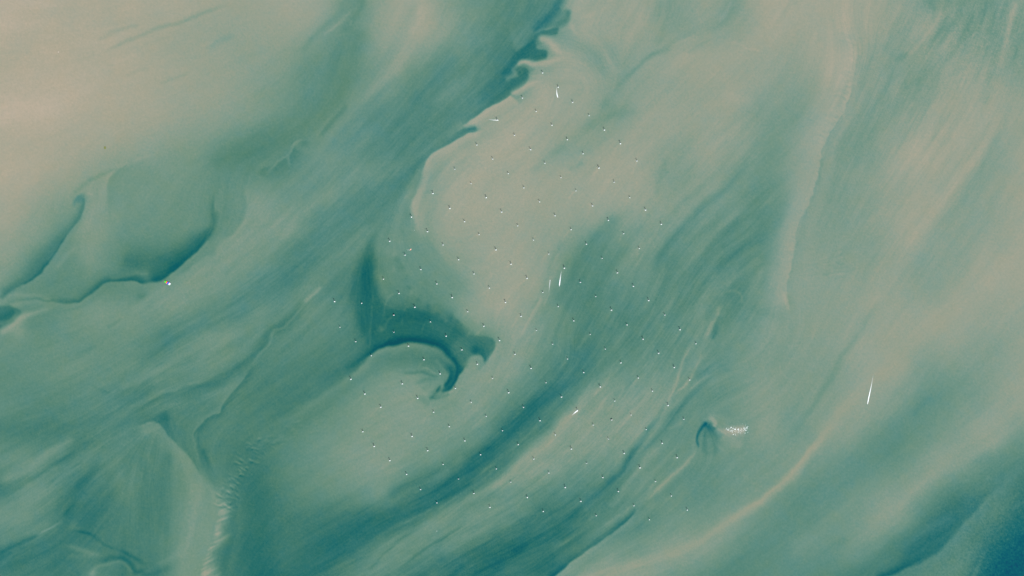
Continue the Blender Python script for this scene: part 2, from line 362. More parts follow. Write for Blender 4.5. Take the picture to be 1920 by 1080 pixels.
# ---- centre: the big hooked eddy of clear water
P([(698, 440), (688, 468), (674, 486), (664, 510), (662, 545), (670, 585), (680, 615), (688, 645), (694, 666), (716, 655), (745, 645), (770, 642), (800, 646), (828, 658), (846, 674), (856, 692), (868, 680), (880, 670), (892, 658), (885, 640), (872, 618), (852, 606), (830, 598), (806, 590), (785, 584), (760, 580), (735, 580), (718, 570), (708, 545), (706, 510), (704, 475)], 27, 7, a=.9)
S([(697, 446), (690, 476), (686, 505), (688, 535), (690, 570), (696, 605), (704, 635)], [36, 27, 21, 19, 20, 21, 22], [5, 11, 17, 20, 22, 24, 26], a=.9, taper=(.1, .12))
S([(716, 606), (750, 598), (790, 603), (830, 619), (866, 645)], [24, 22, 22, 28, 28], 20, a=.8)
S([(720, 630), (745, 618), (772, 612), (800, 616), (828, 630), (852, 655)], [20, 14, 10, 12, 18, 22], 26, a=.9)
P([(700, 540), (708, 556), (720, 578), (742, 590), (770, 594), (800, 600), (830, 614), (850, 640), (800, 640), (750, 640), (712, 655), (694, 660), (686, 620), (690, 570)], 23, 8, a=.8)
S([(728, 556), (748, 565), (772, 568), (800, 580)], 40, 10, a=.5)
S([(708, 500), (716, 520), (722, 545), (735, 560)], 46, 10, a=.7, h=-.3)
S([(800, 600), (830, 612), (850, 625)], 33, 12, a=.5)
S([(770, 535), (785, 550), (800, 562), (822, 578), (842, 592), (858, 604), (872, 618), (886, 628), (900, 630)], [50, 48, 46, 42, 38, 34, 32, 30, 34], [12, 11, 10, 9, 8, 7, 6, 5, 4], a=.8)
S([(850, 585), (868, 600), (884, 618), (900, 626)], 64, 10, a=.5)
P([(878, 632), (892, 630), (904, 629), (916, 633), (925, 638), (927, 648), (922, 660), (912, 673), (908, 680), (904, 670), (897, 663), (888, 664), (878, 672), (868, 684), (858, 700), (848, 690), (846, 664), (856, 642)], 32, 2)
Dab(893, 655, 9, v=13, ry=7)
S([(885, 652), (898, 657), (905, 668), (906, 678)], 18, 4, a=.7)
S([(600, 735), (640, 706), (668, 686), (696, 667), (720, 654), (745, 646), (768, 643), (792, 645), (816, 653), (838, 666), (853, 683), (858, 700), (851, 718), (838, 731), (824, 739)], [36, 26, 18, 10, 5, 3, 2, 3, 5, 7, 8, 8, 10, 14, 20], [14, 12, 11, 11, 12, 13, 13, 13, 12, 11, 10, 8, 7, 6, 5], [57, 57, 57, 56, 55, 54, 54, 54, 53, 50, 42, 36, 34, 38, 44], [10, 10, 10, 14, 18, 22, 24, 24, 20, 14, 8, 6, 5, 5, 5], e=[8, 6, 4, 3.5, 4, 4.5, 4.5, 5, 6, 7, 6, 4, 3, 3, 3], taper=(.1, .05))
S([(700, 668), (660, 700), (620, 728), (580, 755), (540, 778), (500, 798)], [56, 57, 56, 54, 50, 44], [12, 12, 12, 12, 12, 10], [18, 28, 33, 34, 34, 34], [8, 12, 16, 20, 24, 24], e=[3, 5, 8, 11, 12, 12], a=.85)
S([(650, 690), (620, 712), (580, 738)], 44, 14, a=.4, h=.3)
P([(872, 716), (872, 702), (877, 686), (884, 670), (892, 665), (900, 666), (906, 675), (902, 686), (888, 702), (872, 718)], 62, 2, a=.9)
S([(880, 694), (878, 684), (886, 675), (896, 674), (902, 682)], 54, 2, a=.7)
S([(928, 640), (923, 660), (909, 682), (888, 704), (868, 722), (852, 740), (840, 752)], [70, 70, 70, 68, 67, 66, 65], 20, [34, 36, 56, 66, 66, 65, 64], [5, 5, 4, 6, 6, 6, 6], e=2, a=.9, taper=(.04, .1))
S([(874, 684), (864, 700), (854, 717), (842, 731), (828, 741)], [64, 66, 66, 66, 64], 12, [20, 13, 11, 14, 24], [9, 11, 11, 9, 6], e=2, taper=(.12, .12))
Dab(775, 620, 85, dv=0, h=-.3, ry=60)
Dab(690, 530, 30, dv=0, h=-.35, ry=80)
S([(744, 698), (770, 696), (795, 698), (811, 704), (824, 707)], [52, 42, 40, 40, 40], [2, 3, 3, 3, 3], taper=(.3, .1))
S([(790, 660), (815, 668), (834, 684), (842, 702)], [44, 40, 34, 28], [8, 11, 12, 9], a=.75)
S([(800, 690), (824, 694), (842, 704)], 46, 5, a=.7)
S([(815, 672), (832, 690), (838, 706)], 50, 4, a=.6)
S([(834, 676), (846, 692), (846, 708), (836, 722), (820, 735), (810, 741)], [40, 20, 14, 14, 18, 26], [6, 6, 5, 5, 4.5, 4], taper=(.2, .15))
D([(842, 700), (836, 716), (826, 728)], 12, 1.5)
S([(776, 722), (788, 714), (802, 710), (818, 711), (828, 718), (830, 728), (824, 736)], [54, 48, 46, 48, 56, 60, 54], [3, 4, 4, 4, 3, 3, 3], a=.9)
S([(800, 718), (812, 718), (820, 724), (816, 734), (804, 736)], 52, 3, a=.8)
S([(792, 728), (800, 722), (808, 724)], 54, 4, a=.7)
D([(776, 735), (790, 732), (800, 738)], 4, 3)
S([(802, 748), (812, 744), (824, 745), (836, 741), (842, 735)], [50, 30, 38, 42, 40], [4, 5, 3, 3, 3])
S([(784, 740), (796, 752), (808, 758)], 52, 6, a=.7)
S([(812, 744), (828, 744), (840, 736)], 56, 1.6, a=.8)
S([(700, 735), (740, 715), (790, 706)], 63, 8, a=.6)
# thin sediment threads drifting off the towers in the eddy
D([(745, 549), (730, 555), (722, 570), (720, 590), (717, 602)], 9, 1.8)
D([(776, 576), (760, 577), (755, 590), (753, 612)], 9, 1.8)
D([(757, 584), (753, 600)], -7, 2.5)
D([(736, 592), (727, 603), (720, 620)], 8, 2)
D([(806, 602), (796, 604), (793, 618), (794, 628)], 7, 1.8)
D([(696, 540), (696, 600), (694, 640), (690, 664)], 7, 2)
D([(734, 628), (718, 645), (706, 655)], 6, 2)
D([(822, 700), (812, 696), (800, 690), (788, 688)], 10, 1.8)
D([(795, 672), (788, 680), (782, 692)], 6, 1.8)
Dab(715, 618, 6, dv=12)
for (x, y, s, r) in [(770, 548, 6, 5), (783, 562, -7, 5), (790, 553, -5, 4), (803, 574, -8, 5), (812, 568, 5, 4), (822, 588, -8, 5), (836, 601, 8, 3), (845, 597, -8, 5), (858, 603, -8, 5), (866, 610, -7, 4), (740, 478, 7, 5), (728, 472, 5, 7), (752, 500, -7, 6), (745, 488, -6, 5), (760, 520, -5, 6), (738, 505, 6, 4), (765, 538, -8, 5), (880, 626, 9, 3), (876, 632, 9, 3), (716, 520, 6, 6), (755, 455, 4, 6)]:
    Dab(x, y, r, dv=s)

# ---- centre east: long streaks inside the wind farm
S([(1165, 400), (1138, 428), (1112, 458), (1092, 488), (1076, 520), (1060, 552), (1045, 585)], [56, 50, 46, 42, 41, 42, 46], 14, a=.75, h=.2)
S([(1140, 450), (1120, 490), (1105, 530), (1090, 570)], 46, 10, a=.5)
D([(1210, 440), (1170, 490), (1140, 540)], 6, 10)
D([(1060, 440), (1040, 480), (1025, 520), (1012, 560)], -5, 5)
D([(1050, 470), (1035, 505), (1024, 540)], 4, 2)
D([(1018, 548), (1006, 574), (996, 594), (984, 616), (972, 636)], 11, 3)
D([(1030, 545), (1024, 562), (1016, 580)], 7, 3)
D([(1010, 560), (996, 580)], -5, 3)
S([(1425, 285), (1385, 325), (1348, 362), (1312, 394), (1274, 437), (1240, 482), (1222, 520)], [58, 54, 49, 46, 44, 43, 44], 9, a=.8, h=.2)
D([(1400, 380), (1350, 425), (1310, 470), (1275, 510), (1255, 540)], 8, 7)
S([(1400, 410), (1360, 440), (1330, 472), (1305, 505), (1285, 540)], 43, 11, a=.75, h=.2)
S([(1445, 452), (1415, 456), (1392, 468), (1362, 490), (1338, 520)], 42, 6, a=.8, h=.2)
S([(1440, 380), (1400, 430), (1370, 450)], 47, 12, a=.5)
D([(1430, 480), (1390, 510), (1350, 540)], 7, 6)
D([(1430, 500), (1400, 530)], 5, 8)
D([(1250, 290), (1240, 330), (1225, 370)], -6, 7)
S([(1280, 545), (1265, 575), (1240, 610)], 43, 8, a=.6)
S([(1065, 640), (1085, 670), (1095, 690)], 42, 12, a=.2)
S([(1140, 600), (1110, 650), (1080, 690), (1050, 725), (1020, 752), (985, 785), (950, 815), (920, 845), (890, 870), (860, 896), (830, 922), (800, 945), (760, 962), (720, 982), (690, 1000), (655, 1024), (620, 1046), (585, 1068), (560, 1086)], [43, 41, 37, 32, 28, 26, 25, 23, 25, 26, 25, 25, 25, 24, 23, 24, 24, 25, 25], [12, 14, 15, 17, 18, 18, 18, 17, 16, 16, 15, 15, 15, 15, 15, 15, 16, 16, 16], a=.9, h=.35, taper=(.1, 0))
S([(870, 870), (845, 880), (815, 895), (780, 905), (750, 915), (720, 935)], [36, 32, 34, 33, 33, 36], 11, a=.7)
S([(845, 875), (825, 895), (800, 910)], 44, 8, a=.5, h=.5)
D([(870, 850), (840, 880), (815, 900)], 4, 6)
S([(1175, 690), (1130, 724), (1098, 752), (1074, 780), (1048, 808), (1018, 836), (988, 858), (958, 888), (935, 905), (900, 926), (862, 950), (820, 978), (775, 1006), (735, 1032), (690, 1060), (650, 1086)], [62, 66, 69, 70, 70, 70, 70, 69, 68, 64, 59, 57, 56, 54, 54, 54], [10, 12, 14, 15, 16, 16, 15, 14, 12, 11, 11, 12, 13, 14, 14, 14], a=.85)
S([(1100, 742), (1078, 772), (1050, 802), (1022, 832), (992, 856), (962, 882), (930, 908), (898, 928)], [72, 75, 73, 73, 74, 73, 72, 66], 5, a=.75, h=-.5)
S([(940, 880), (910, 895), (880, 915), (850, 938), (820, 958), (800, 972)], [46, 46, 48, 50, 44, 40], 6, a=.6, h=.3)
D([(930, 868), (905, 888), (880, 905)], 7, 3)
D([(820, 944), (800, 957), (775, 970), (750, 985)], 9, 2.5)
D([(850, 920), (815, 945), (780, 968), (755, 984)], -4, 3)
S([(968, 960), (930, 975), (890, 995), (855, 1018), (820, 1040)], [46, 52, 54, 52, 50], 12, a=.6)
D([(880, 972), (855, 988), (822, 1012), (792, 1032), (765, 1056), (742, 1078)], -13, 3.2)
D([(790, 985), (760, 1005), (730, 1030), (700, 1058), (680, 1076)], -9, 3)
D([(760, 995), (725, 1020), (690, 1050)], 4, 5)
S([(1110, 940), (1070, 972), (1030, 1000), (985, 1022), (940, 1045), (895, 1068), (870, 1086)], [36, 30, 25, 23, 24, 24, 25], [12, 16, 18, 20, 20, 18, 18], a=.85)
S([(1060, 1010), (1020, 1030), (975, 1056), (940, 1080)], [38, 37, 35, 36], 8, a=.6)
S([(1095, 930), (1060, 955), (1020, 980), (970, 1005), (930, 1025), (880, 1050)], [44, 40, 38, 36, 34, 32], 5, a=.6)
D([(1000, 960), (960, 985), (920, 1012), (880, 1040)], -6, 3)
D([(1130, 960), (1080, 1000), (1030, 1035)], 6, 4)
D([(1160, 880), (1120, 930), (1080, 965)], 4, 4)
S([(1270, 728), (1250, 760), (1228, 794), (1210, 815), (1188, 848), (1168, 880), (1140, 910), (1110, 936), (1085, 962)], [54, 50, 47, 42, 36, 32, 33, 34, 34], [5, 6, 6, 6, 6, 7, 9, 10, 10], h=.5, taper=(.2, .1))
D([(1214, 805), (1200, 825), (1185, 845)], 10, 4)
S([(1335, 712), (1300, 738), (1275, 766), (1252, 795), (1232, 818), (1202, 850), (1182, 876), (1160, 900)], [50, 47, 44, 42, 44, 47, 46, 42], [5, 6, 7, 7, 6, 5, 5, 5], h=.4, a=.85)
D([(1262, 745), (1245, 775), (1225, 810)], 6, 3)
D([(1285, 790), (1265, 800), (1250, 808)], 8, 3)
S([(1240, 835), (1215, 860), (1190, 890), (1165, 925), (1140, 955)], 62, 7, a=.6)
D([(1240, 832), (1220, 850), (1200, 872)], 7, 2.5)
S([(1265, 862), (1240, 884), (1215, 908), (1195, 932), (1180, 952)], 46, 5, a=.6)
D([(1309, 836), (1298, 852), (1278, 876), (1256, 898), (1236, 916), (1212, 938)], 15, 3.4, h=-.4)
S([(1306, 858), (1292, 884), (1270, 906), (1246, 926), (1220, 945)], [50, 48, 48, 48, 48], 10, a=.7, h=.2)
S([(1202, 948), (1190, 964), (1176, 978), (1160, 992), (1140, 1006), (1120, 1021), (1096, 1036), (1076, 1050), (1062, 1067), (1040, 1082)], [54, 56, 58, 59, 59, 60, 60, 62, 66, 66], 13, [40, 30, 26, 27, 30, 30, 26, 20, 14, 14], [5, 7, 8, 9, 9, 9, 10, 12, 12, 12], e=1.8, h=.3, taper=(.1, .0))
S([(1150, 985), (1110, 1010), (1070, 1035), (1040, 1062)], 42, 7, a=.5)
D([(1188, 948), (1160, 968), (1130, 990)], 8, 4)
# threads and notched front near the eastern towers
D([(1303, 645), (1293, 654), (1284, 672), (1276, 695), (1266, 720), (1255, 746), (1242, 770)], 13, 2.8, h=-.3)
S([(1290, 668), (1284, 690), (1272, 720), (1258, 750)], 50, 4, a=.5)
D([(1314, 655), (1312, 672), (1304, 686), (1296, 702), (1284, 720), (1268, 736)], 11, 2.5, h=-.3)
D([(1322, 566), (1316, 580), (1304, 605), (1288, 640)], 8, 6)
D([(1358, 572), (1346, 580), (1343, 596), (1334, 606), (1330, 622), (1318, 640)], 12, 4.5, h=-.4)
S([(1352, 588), (1344, 606), (1342, 622), (1336, 640)], [44, 38, 34, 44], [7, 7, 6, 4], a=.85, h=.3)
S([(1334, 572), (1326, 588), (1320, 600)], 44, 5, a=.7)
D([(1358, 548), (1374, 544), (1388, 552), (1390, 564), (1378, 566)], 8, 2.5, h=-.3)
S([(1368, 545), (1352, 560), (1340, 572)], 45, 6, a=.5)
S([(1300, 708), (1320, 698), (1350, 690), (1380, 692)], [46, 48, 50, 54], [10, 14, 16, 12], a=.8, h=.3)
S([(1300, 735), (1340, 718), (1370, 712)], 52, 12, a=.5)
D([(1332, 702), (1312, 714), (1290, 732)], 9, 2.5)
D([(1292, 712), (1275, 728), (1258, 745)], 8, 2.5)
D([(1240, 690), (1225, 720), (1205, 750)], 5, 6)
for (x, y) in [(1120, 700), (1150, 690), (1175, 720), (1200, 700), (1140, 740), (1190, 760)]:
    D([(x, y), (x - 18, y + 28), (x - 42, y + 56)], 7, 2.5)
for (x, y) in [(1160, 600), (1230, 640), (1210, 660), (1110, 610), (1180, 560)]:
    D([(x, y), (x - 14, y + 28), (x - 30, y + 52)], 6, 2.2)

# ---- blue scour and surf shoal
S([(1345, 798), (1362, 810), (1378, 826), (1392, 838)], 69, 13, a=.6)
P([(1316, 806), (1326, 797), (1336, 803), (1352, 814), (1340, 850), (1320, 850), (1312, 828)], 45, 4, a=.85, h=.2)
S([(1325, 796), (1336, 803), (1346, 809), (1358, 818)], [26, 32, 34, 46], [7, 11, 11, 8], h=.6)
S([(1328, 789), (1321, 796), (1314, 803), (1309, 813), (1307, 825), (1309, 836), (1313, 842)], [26, 10, 14, 20, 26, 32, 46], [3, 5, 3.4, 2.7, 2.5, 2.5, 2], h=1.1, taper=(.12, .1))
S([(1320, 800), (1319, 812), (1318, 822)], 38, 4, a=.6, h=.3)
S([(1327, 785), (1336, 786), (1341, 793), (1337, 800)], [64, 74, 75, 72], [4, 6, 6, 5])
S([(1342, 798), (1352, 806), (1366, 808), (1382, 807), (1400, 806)], [74, 76, 82, 88, 76], [6, 7, 8, 9, 9], a=.9)
S([(1330, 820), (1332, 845), (1338, 870)], 58, 6, a=.5)
D([(1345, 830), (1352, 842), (1360, 850)], 6, 3)
S([(1350, 870), (1320, 900), (1300, 930)], 53, 16, a=.4)

# ---- east: rippled ridge and broad diagonal bands
RG = [(1594, 62), (1604, 80), (1609, 100), (1604, 128), (1601, 150), (1594, 172), (1589, 192), (1580, 214), (1571, 229), (1560, 246), (1548, 262), (1539, 285), (1536, 310), (1531, 340), (1523, 368), (1511, 393), (1500, 412), (1493, 440), (1490, 470), (1483, 505), (1476, 532), (1480, 560), (1483, 584)]
RGI = np.linspace(0, len(RG) - 1, 90)
RGC = [(float(np.interp(u, range(len(RG)), [p[0] for p in RG])) + fr.gauss(0, .8), float(np.interp(u, range(len(RG)), [p[1] for p in RG]))) for u in RGI]
rgl = lambda v: [float(q) for q in np.interp(RGI, range(len(RG)), v)]
S(RGC, rgl([79, 78, 76, 74, 73, 71, 69, 68, 67, 66, 65, 65, 64, 64, 65, 66, 67, 67, 67, 67, 67, 67, 67]), 13, rgl([84, 86, 87, 86, 86, 85, 84, 82, 81, 80, 80, 80, 80, 80, 80, 80, 79, 79, 79, 79, 79, 79, 78]), rgl([46, 50, 50, 48, 46, 44, 42, 40, 40, 40, 40, 40, 40, 40, 40, 38, 36, 34, 34, 34, 32, 30, 26]), e=1.0, a=.95, taper=(.08, .06))
for u in range(4, 84, 1):                               # crinkles and small breaks along the front
    x, y = RGC[u]
    if fr.random() < .75:
        L = fr.uniform(5, 14); D([(x + 1, y), (x - L * .5, y - L * .35), (x - L, y - L * .5)], fr.choice([-5, -4, 4]), 1.5, taper=(.1, .6))
    if fr.random() < .5: D([(x + 2, y - 3), (x + 4, y + 2), (x + 3, y + 7)], fr.choice([-4, -3, 4]), 1.6)
for (x, y) in RG[2:22:2]: Dab(x - 22, y, 24, dv=0, h=.42, ry=40)
Dab(1540, 640, 95, dv=5)
Dab(1395, 765, 85, dv=7, ry=60)
for k in range(46):
    u = k / 45.0 * 10.5; i = int(u); f = u - i
    x = RG[i][0] * (1 - f) + RG[i + 1][0] * f; y = RG[i][1] * (1 - f) + RG[i + 1][1] * f
    L = fr.uniform(14, 46)
    D([(x - 2, y), (x - L * .5, y - L * .22), (x - L, y - L * .2)], fr.choice([-5.0, -3.5, 4.0]), 1.3, taper=(.15, .6))
for k in range(44):
    x = fr.uniform(1510, 1585); y = 480 + (1585 - x) * .4 + fr.uniform(-22, 40)
    D([(x - 9, y - 1), (x, y), (x + 9, y - 3)], fr.choice([-4, -3, 4.0]), 1.5)
D([(1470, 545), (1476, 570), (1482, 584)], 7, 3)
D([(1478, 548), (1482, 575)], -6, 4, h=-.5)
D([(1462, 680), (1466, 700), (1482, 712)], 5, 2)
D([(1465, 648), (1485, 648), (1500, 645)], 4, 2)
D([(1400, 570), (1440, 590), (1480, 592)], -4, 10)
Dab(1448, 390, 26, v=54, a=.6)
S([(1500, 215), (1470, 240), (1440, 265)], 60, 14, a=.5)
S([(1748, -5), (1746, 12), (1752, 24)], [50, 52, 60], 7, a=.8)
S([(1768, 18), (1752, 44), (1734, 68), (1716, 90), (1702, 105)], [72, 78, 77, 74, 70], [7, 9, 8, 6, 5], a=.8)
S([(1785, 30), (1770, 48), (1762, 66), (1745, 82)], [56, 52, 54, 62], [9, 9, 8, 5], a=.8)
D([(1702, 98), (1690, 106), (1678, 114)], -9, 6)
S([(1908, -5), (1898, 30), (1890, 70), (1880, 108), (1868, 140)], [74, 74, 72, 74, 75], 6, a=.8)
S([(1920, 20), (1912, 60), (1905, 100), (1899, 135), (1892, 165)], [58, 58, 57, 62, 70], [6, 5, 4, 3, 3], a=.8)
S([(1885, 0), (1872, 40), (1862, 80)], 56, 6, a=.6)
D([(1830, 0), (1830, 50), (1810, 100)], 5, 8)
D([(1860, 130), (1852, 165), (1845, 200)], -5, 10)
S([(1880, 205), (1850, 260), (1810, 320), (1765, 375), (1730, 415), (1700, 455), (1670, 490)], [77, 80, 82, 82, 80, 79, 76], 14, a=.75, h=-.3)
S([(1885, 240), (1862, 285), (1830, 340), (1790, 405), (1755, 450), (1725, 490), (1695, 540)], [68, 65, 64, 64, 65, 65, 67], 12, a=.7, h=.1)
S([(1655, 555), (1615, 615), (1582, 665), (1560, 705), (1530, 755), (1496, 802), (1470, 830)], [66, 63, 61, 59, 57, 57, 58], 7, a=.8)
D([(1655, 545), (1630, 585), (1600, 635)], 4, 7)
S([(1830, 555), (1790, 580), (1745, 610), (1705, 650), (1665, 692), (1628, 728), (1592, 758), (1560, 795), (1540, 822), (1508, 862), (1472, 904), (1440, 930), (1400, 957), (1360, 980), (1312, 1014), (1262, 1036), (1210, 1056), (1160, 1070), (1100, 1086)], [77, 77, 77, 78, 78, 77, 76, 77, 79, 79, 79, 78, 77, 77, 76, 74, 73, 73, 72], [18, 20, 22, 20, 18, 16, 14, 10, 9, 9, 9, 9, 9, 9, 9, 11, 12, 13, 13], a=.8, h=-.6, taper=(.1, 0))
D([(1545, 806), (1512, 852), (1478, 892), (1442, 924), (1400, 952), (1358, 978)], 4, 4, h=-.4)
S([(1780, 700), (1738, 748), (1706, 784), (1672, 812), (1635, 852), (1595, 892), (1545, 930), (1500, 965), (1450, 1000), (1400, 1040), (1350, 1075)], [58, 49, 49, 49, 49, 51, 50, 50, 48, 44, 42], [14, 14, 16, 18, 20, 20, 20, 20, 20, 20, 20], a=.65, h=.2)
S([(1750, 742), (1728, 762), (1712, 782)], 46, 6, a=.6, h=.5)
S([(1905, 790), (1860, 822), (1815, 848), (1775, 866), (1742, 892), (1712, 918), (1682, 948), (1650, 975), (1620, 1000), (1580, 1025)], [76, 73, 71, 71, 71, 72, 72, 70, 66, 62], [14, 15, 14, 12, 11, 11, 12, 12, 12, 10], a=.8, h=-.2)
S([(1620, 940), (1570, 975), (1520, 1010), (1480, 1035)], 60, 12, a=.5)
S([(1540, 960), (1500, 985), (1460, 1010)], 49, 8, a=.5)
S([(1590, 1005), (1550, 1035), (1510, 1065)], 48, 10, a=.5, h=.3)
S([(1935, 860), (1895, 890), (1862, 922), (1836, 950), (1806, 986), (1782, 1012), (1750, 1040), (1720, 1057), (1690, 1069), (1655, 1084)], [42, 44, 48, 48, 47, 46, 48, 48, 45, 42], [16, 14, 14, 16, 18, 18, 18, 14, 12, 12], [42, 42, 38, 34, 31, 28, 26, 22, 16, 16], [14, 18, 22, 26, 28, 28, 26, 20, 14, 12], e=[26, 18, 9, 4, 4, 6, 6, 5, 4, 4], h=.4, taper=(.1, 0))
S([(1835, 930), (1800, 960), (1765, 990), (1730, 1020), (1695, 1050)], [36, 30, 26, 26, 28], 16, a=.5, h=.6)
S([(1790, 965), (1750, 985), (1710, 1010), (1680, 1040)], 42, 10, a=.45, h=.6)
P([(1935, 900), (1895, 960), (1862, 1000), (1842, 1040), (1830, 1100), (1960, 1100), (1960, 900)], 26, 20, a=.75, h=.8)
P([(1940, 985), (1905, 1010), (1880, 1035), (1858, 1100), (1960, 1100)], 11, 20, a=.85, h=1.1)
D([(1845, 1030), (1835, 1060), (1822, 1090)], 8, 4)
D([(1845, 905), (1858, 896), (1874, 904)], 5, 2)
S([(1842, 934), (1852, 927), (1862, 924)], 32, 2, a=.7)

# ---- faint silt plumes streaming from the tower feet
TURB = """1017.5,136.2 1046.7,163 1073.8,191.3 1104.7,216.2 1133.3,243.3 1163.3,268.8 979.7,183.3 1005.3,208.3 1035,234.2 1063.8,261.3 1093.5,287.7
932.3,224.7 965,253.2 995,280 1021.7,305.5 1052,332.5 1080,357.2 1123,314.5 1151.7,340.8 1180.8,370 1194.2,301.2 1210.5,393.3 1240,420 894.2,271.3 923.8,297.5 953,325
982.2,351.7 1011.7,377.7 1040.8,403.8 1070.8,430 853,316.7 883.3,343.7 911.7,370 940.7,397 812,362.2 843.6,390.2 771.7,406.4 1111.2,385.5 1140.8,412.5 1169.3,437.5
801.7,433.7 871.2,415 898.3,439.2 970.8,422.8 830.8,458.7 930,467.8 1000.4,449.5 730.8,451.7 759.7,477.8 789.2,504.7 860,486.3 888.8,513 958.3,494.7 988.3,521.2 917.8,539.5
719.2,522.8 819.2,531.7 748.3,549.6 848.1,557.2 947.9,566.3 1029.2,475.8 1099.7,457.2 1129.2,483.8 1198.8,465.3 1058.3,502.2 1088.3,528.8 1158,510.8 1187.8,536.2
1018,547.8 1046.7,574 1117.2,555.3 1146.7,580.9 1216.3,562.8 1246.5,590 1075.8,600.8 1175.6,608.5 627.5,564.7 678.3,568 778,575.5 877,583.8 807.2,602.8 907.3,611 637.5,613
738.7,622.2 667.2,640 836.7,629.7 766.2,648.3 866.2,655.3 696.3,666.3 795,673.8 895.3,682.2 825.3,700.3 658,710.5 754.4,719 977.2,592.5 1006.2,619.2 936.7,637.8 1036.3,644.7
1106.7,626.3 1205.8,635.4 965.8,663.8 1135,653.8 1064.2,672.5 995.8,690 1164.2,679.8 1094.5,697.8 923.8,708.8 1023.8,717 1125.5,724.7 1196.9,708 953.9,735.6 1275,617.5
1305,643.8 1235,661.7 1264.2,688.3 1293.3,711.7 1223.3,732.6 854.2,727.5 684.2,738 783.3,746.2 883.8,753.7 714.2,762.8 813.3,772.2 911.7,780 680.5,808.8 842.5,799.2
772.8,817.5 871.7,825.8 942.2,806.9 701.8,836.2 802.1,844.2 901.2,851.8 731,862.9 831,870.2 981.7,763 1053,743.8 1012.5,788 1082.6,768.6 1152.8,751.2 1041.3,814.7
1112.5,796.3 1183.3,777.5 971.7,833 1211.8,804.8 1071.4,841.2 1140.8,822.5 1000.8,860 1170.3,849.2 1100.3,868 930.9,878.5 1029.2,886.3 1130.5,894.7 1200,876.4 1252.8,759.5
1282.2,785.5 1241.7,830.5 1269.8,857.4 1229.3,902 762.5,888.7 860,897.5 788.7,917.2 819.2,942.2 888.8,924.5 918.8,950.5 957.8,903.3 988.8,932 1018.8,958.3 1060,913.3
1089.2,939.2 1159.5,920.8 1118,966.2 1188.7,947.5 1258.8,929.2 1217.8,973.7 1288.8,955.5"""
TURB = [tuple(map(float, t.split(","))) for t in TURB.split()]
for (x, y) in TURB:
    if y < 430 and x < 1080: continue
    w_ = min(1.0, max(0.0, (x - 850) / 350.0)) * min(1.0, max(0.0, (1000 - y) / 250.0))
    a_ = math.radians(145 - 25 * w_ + fr.uniform(-6, 6)); L = fr.uniform(22, 52)
    if x < 860 and y < 720: continue
    if fr.random() < .75:
        D([(x - 1, y + 1), (x + .35 * L * math.cos(a_), y + .35 * L * math.sin(a_)), (x + L * math.cos(a_ - .1), y + L * math.sin(a_ - .1))], fr.uniform(3.5, 8), fr.uniform(1.4, 2.2), taper=(.1, .7), h=-.15)

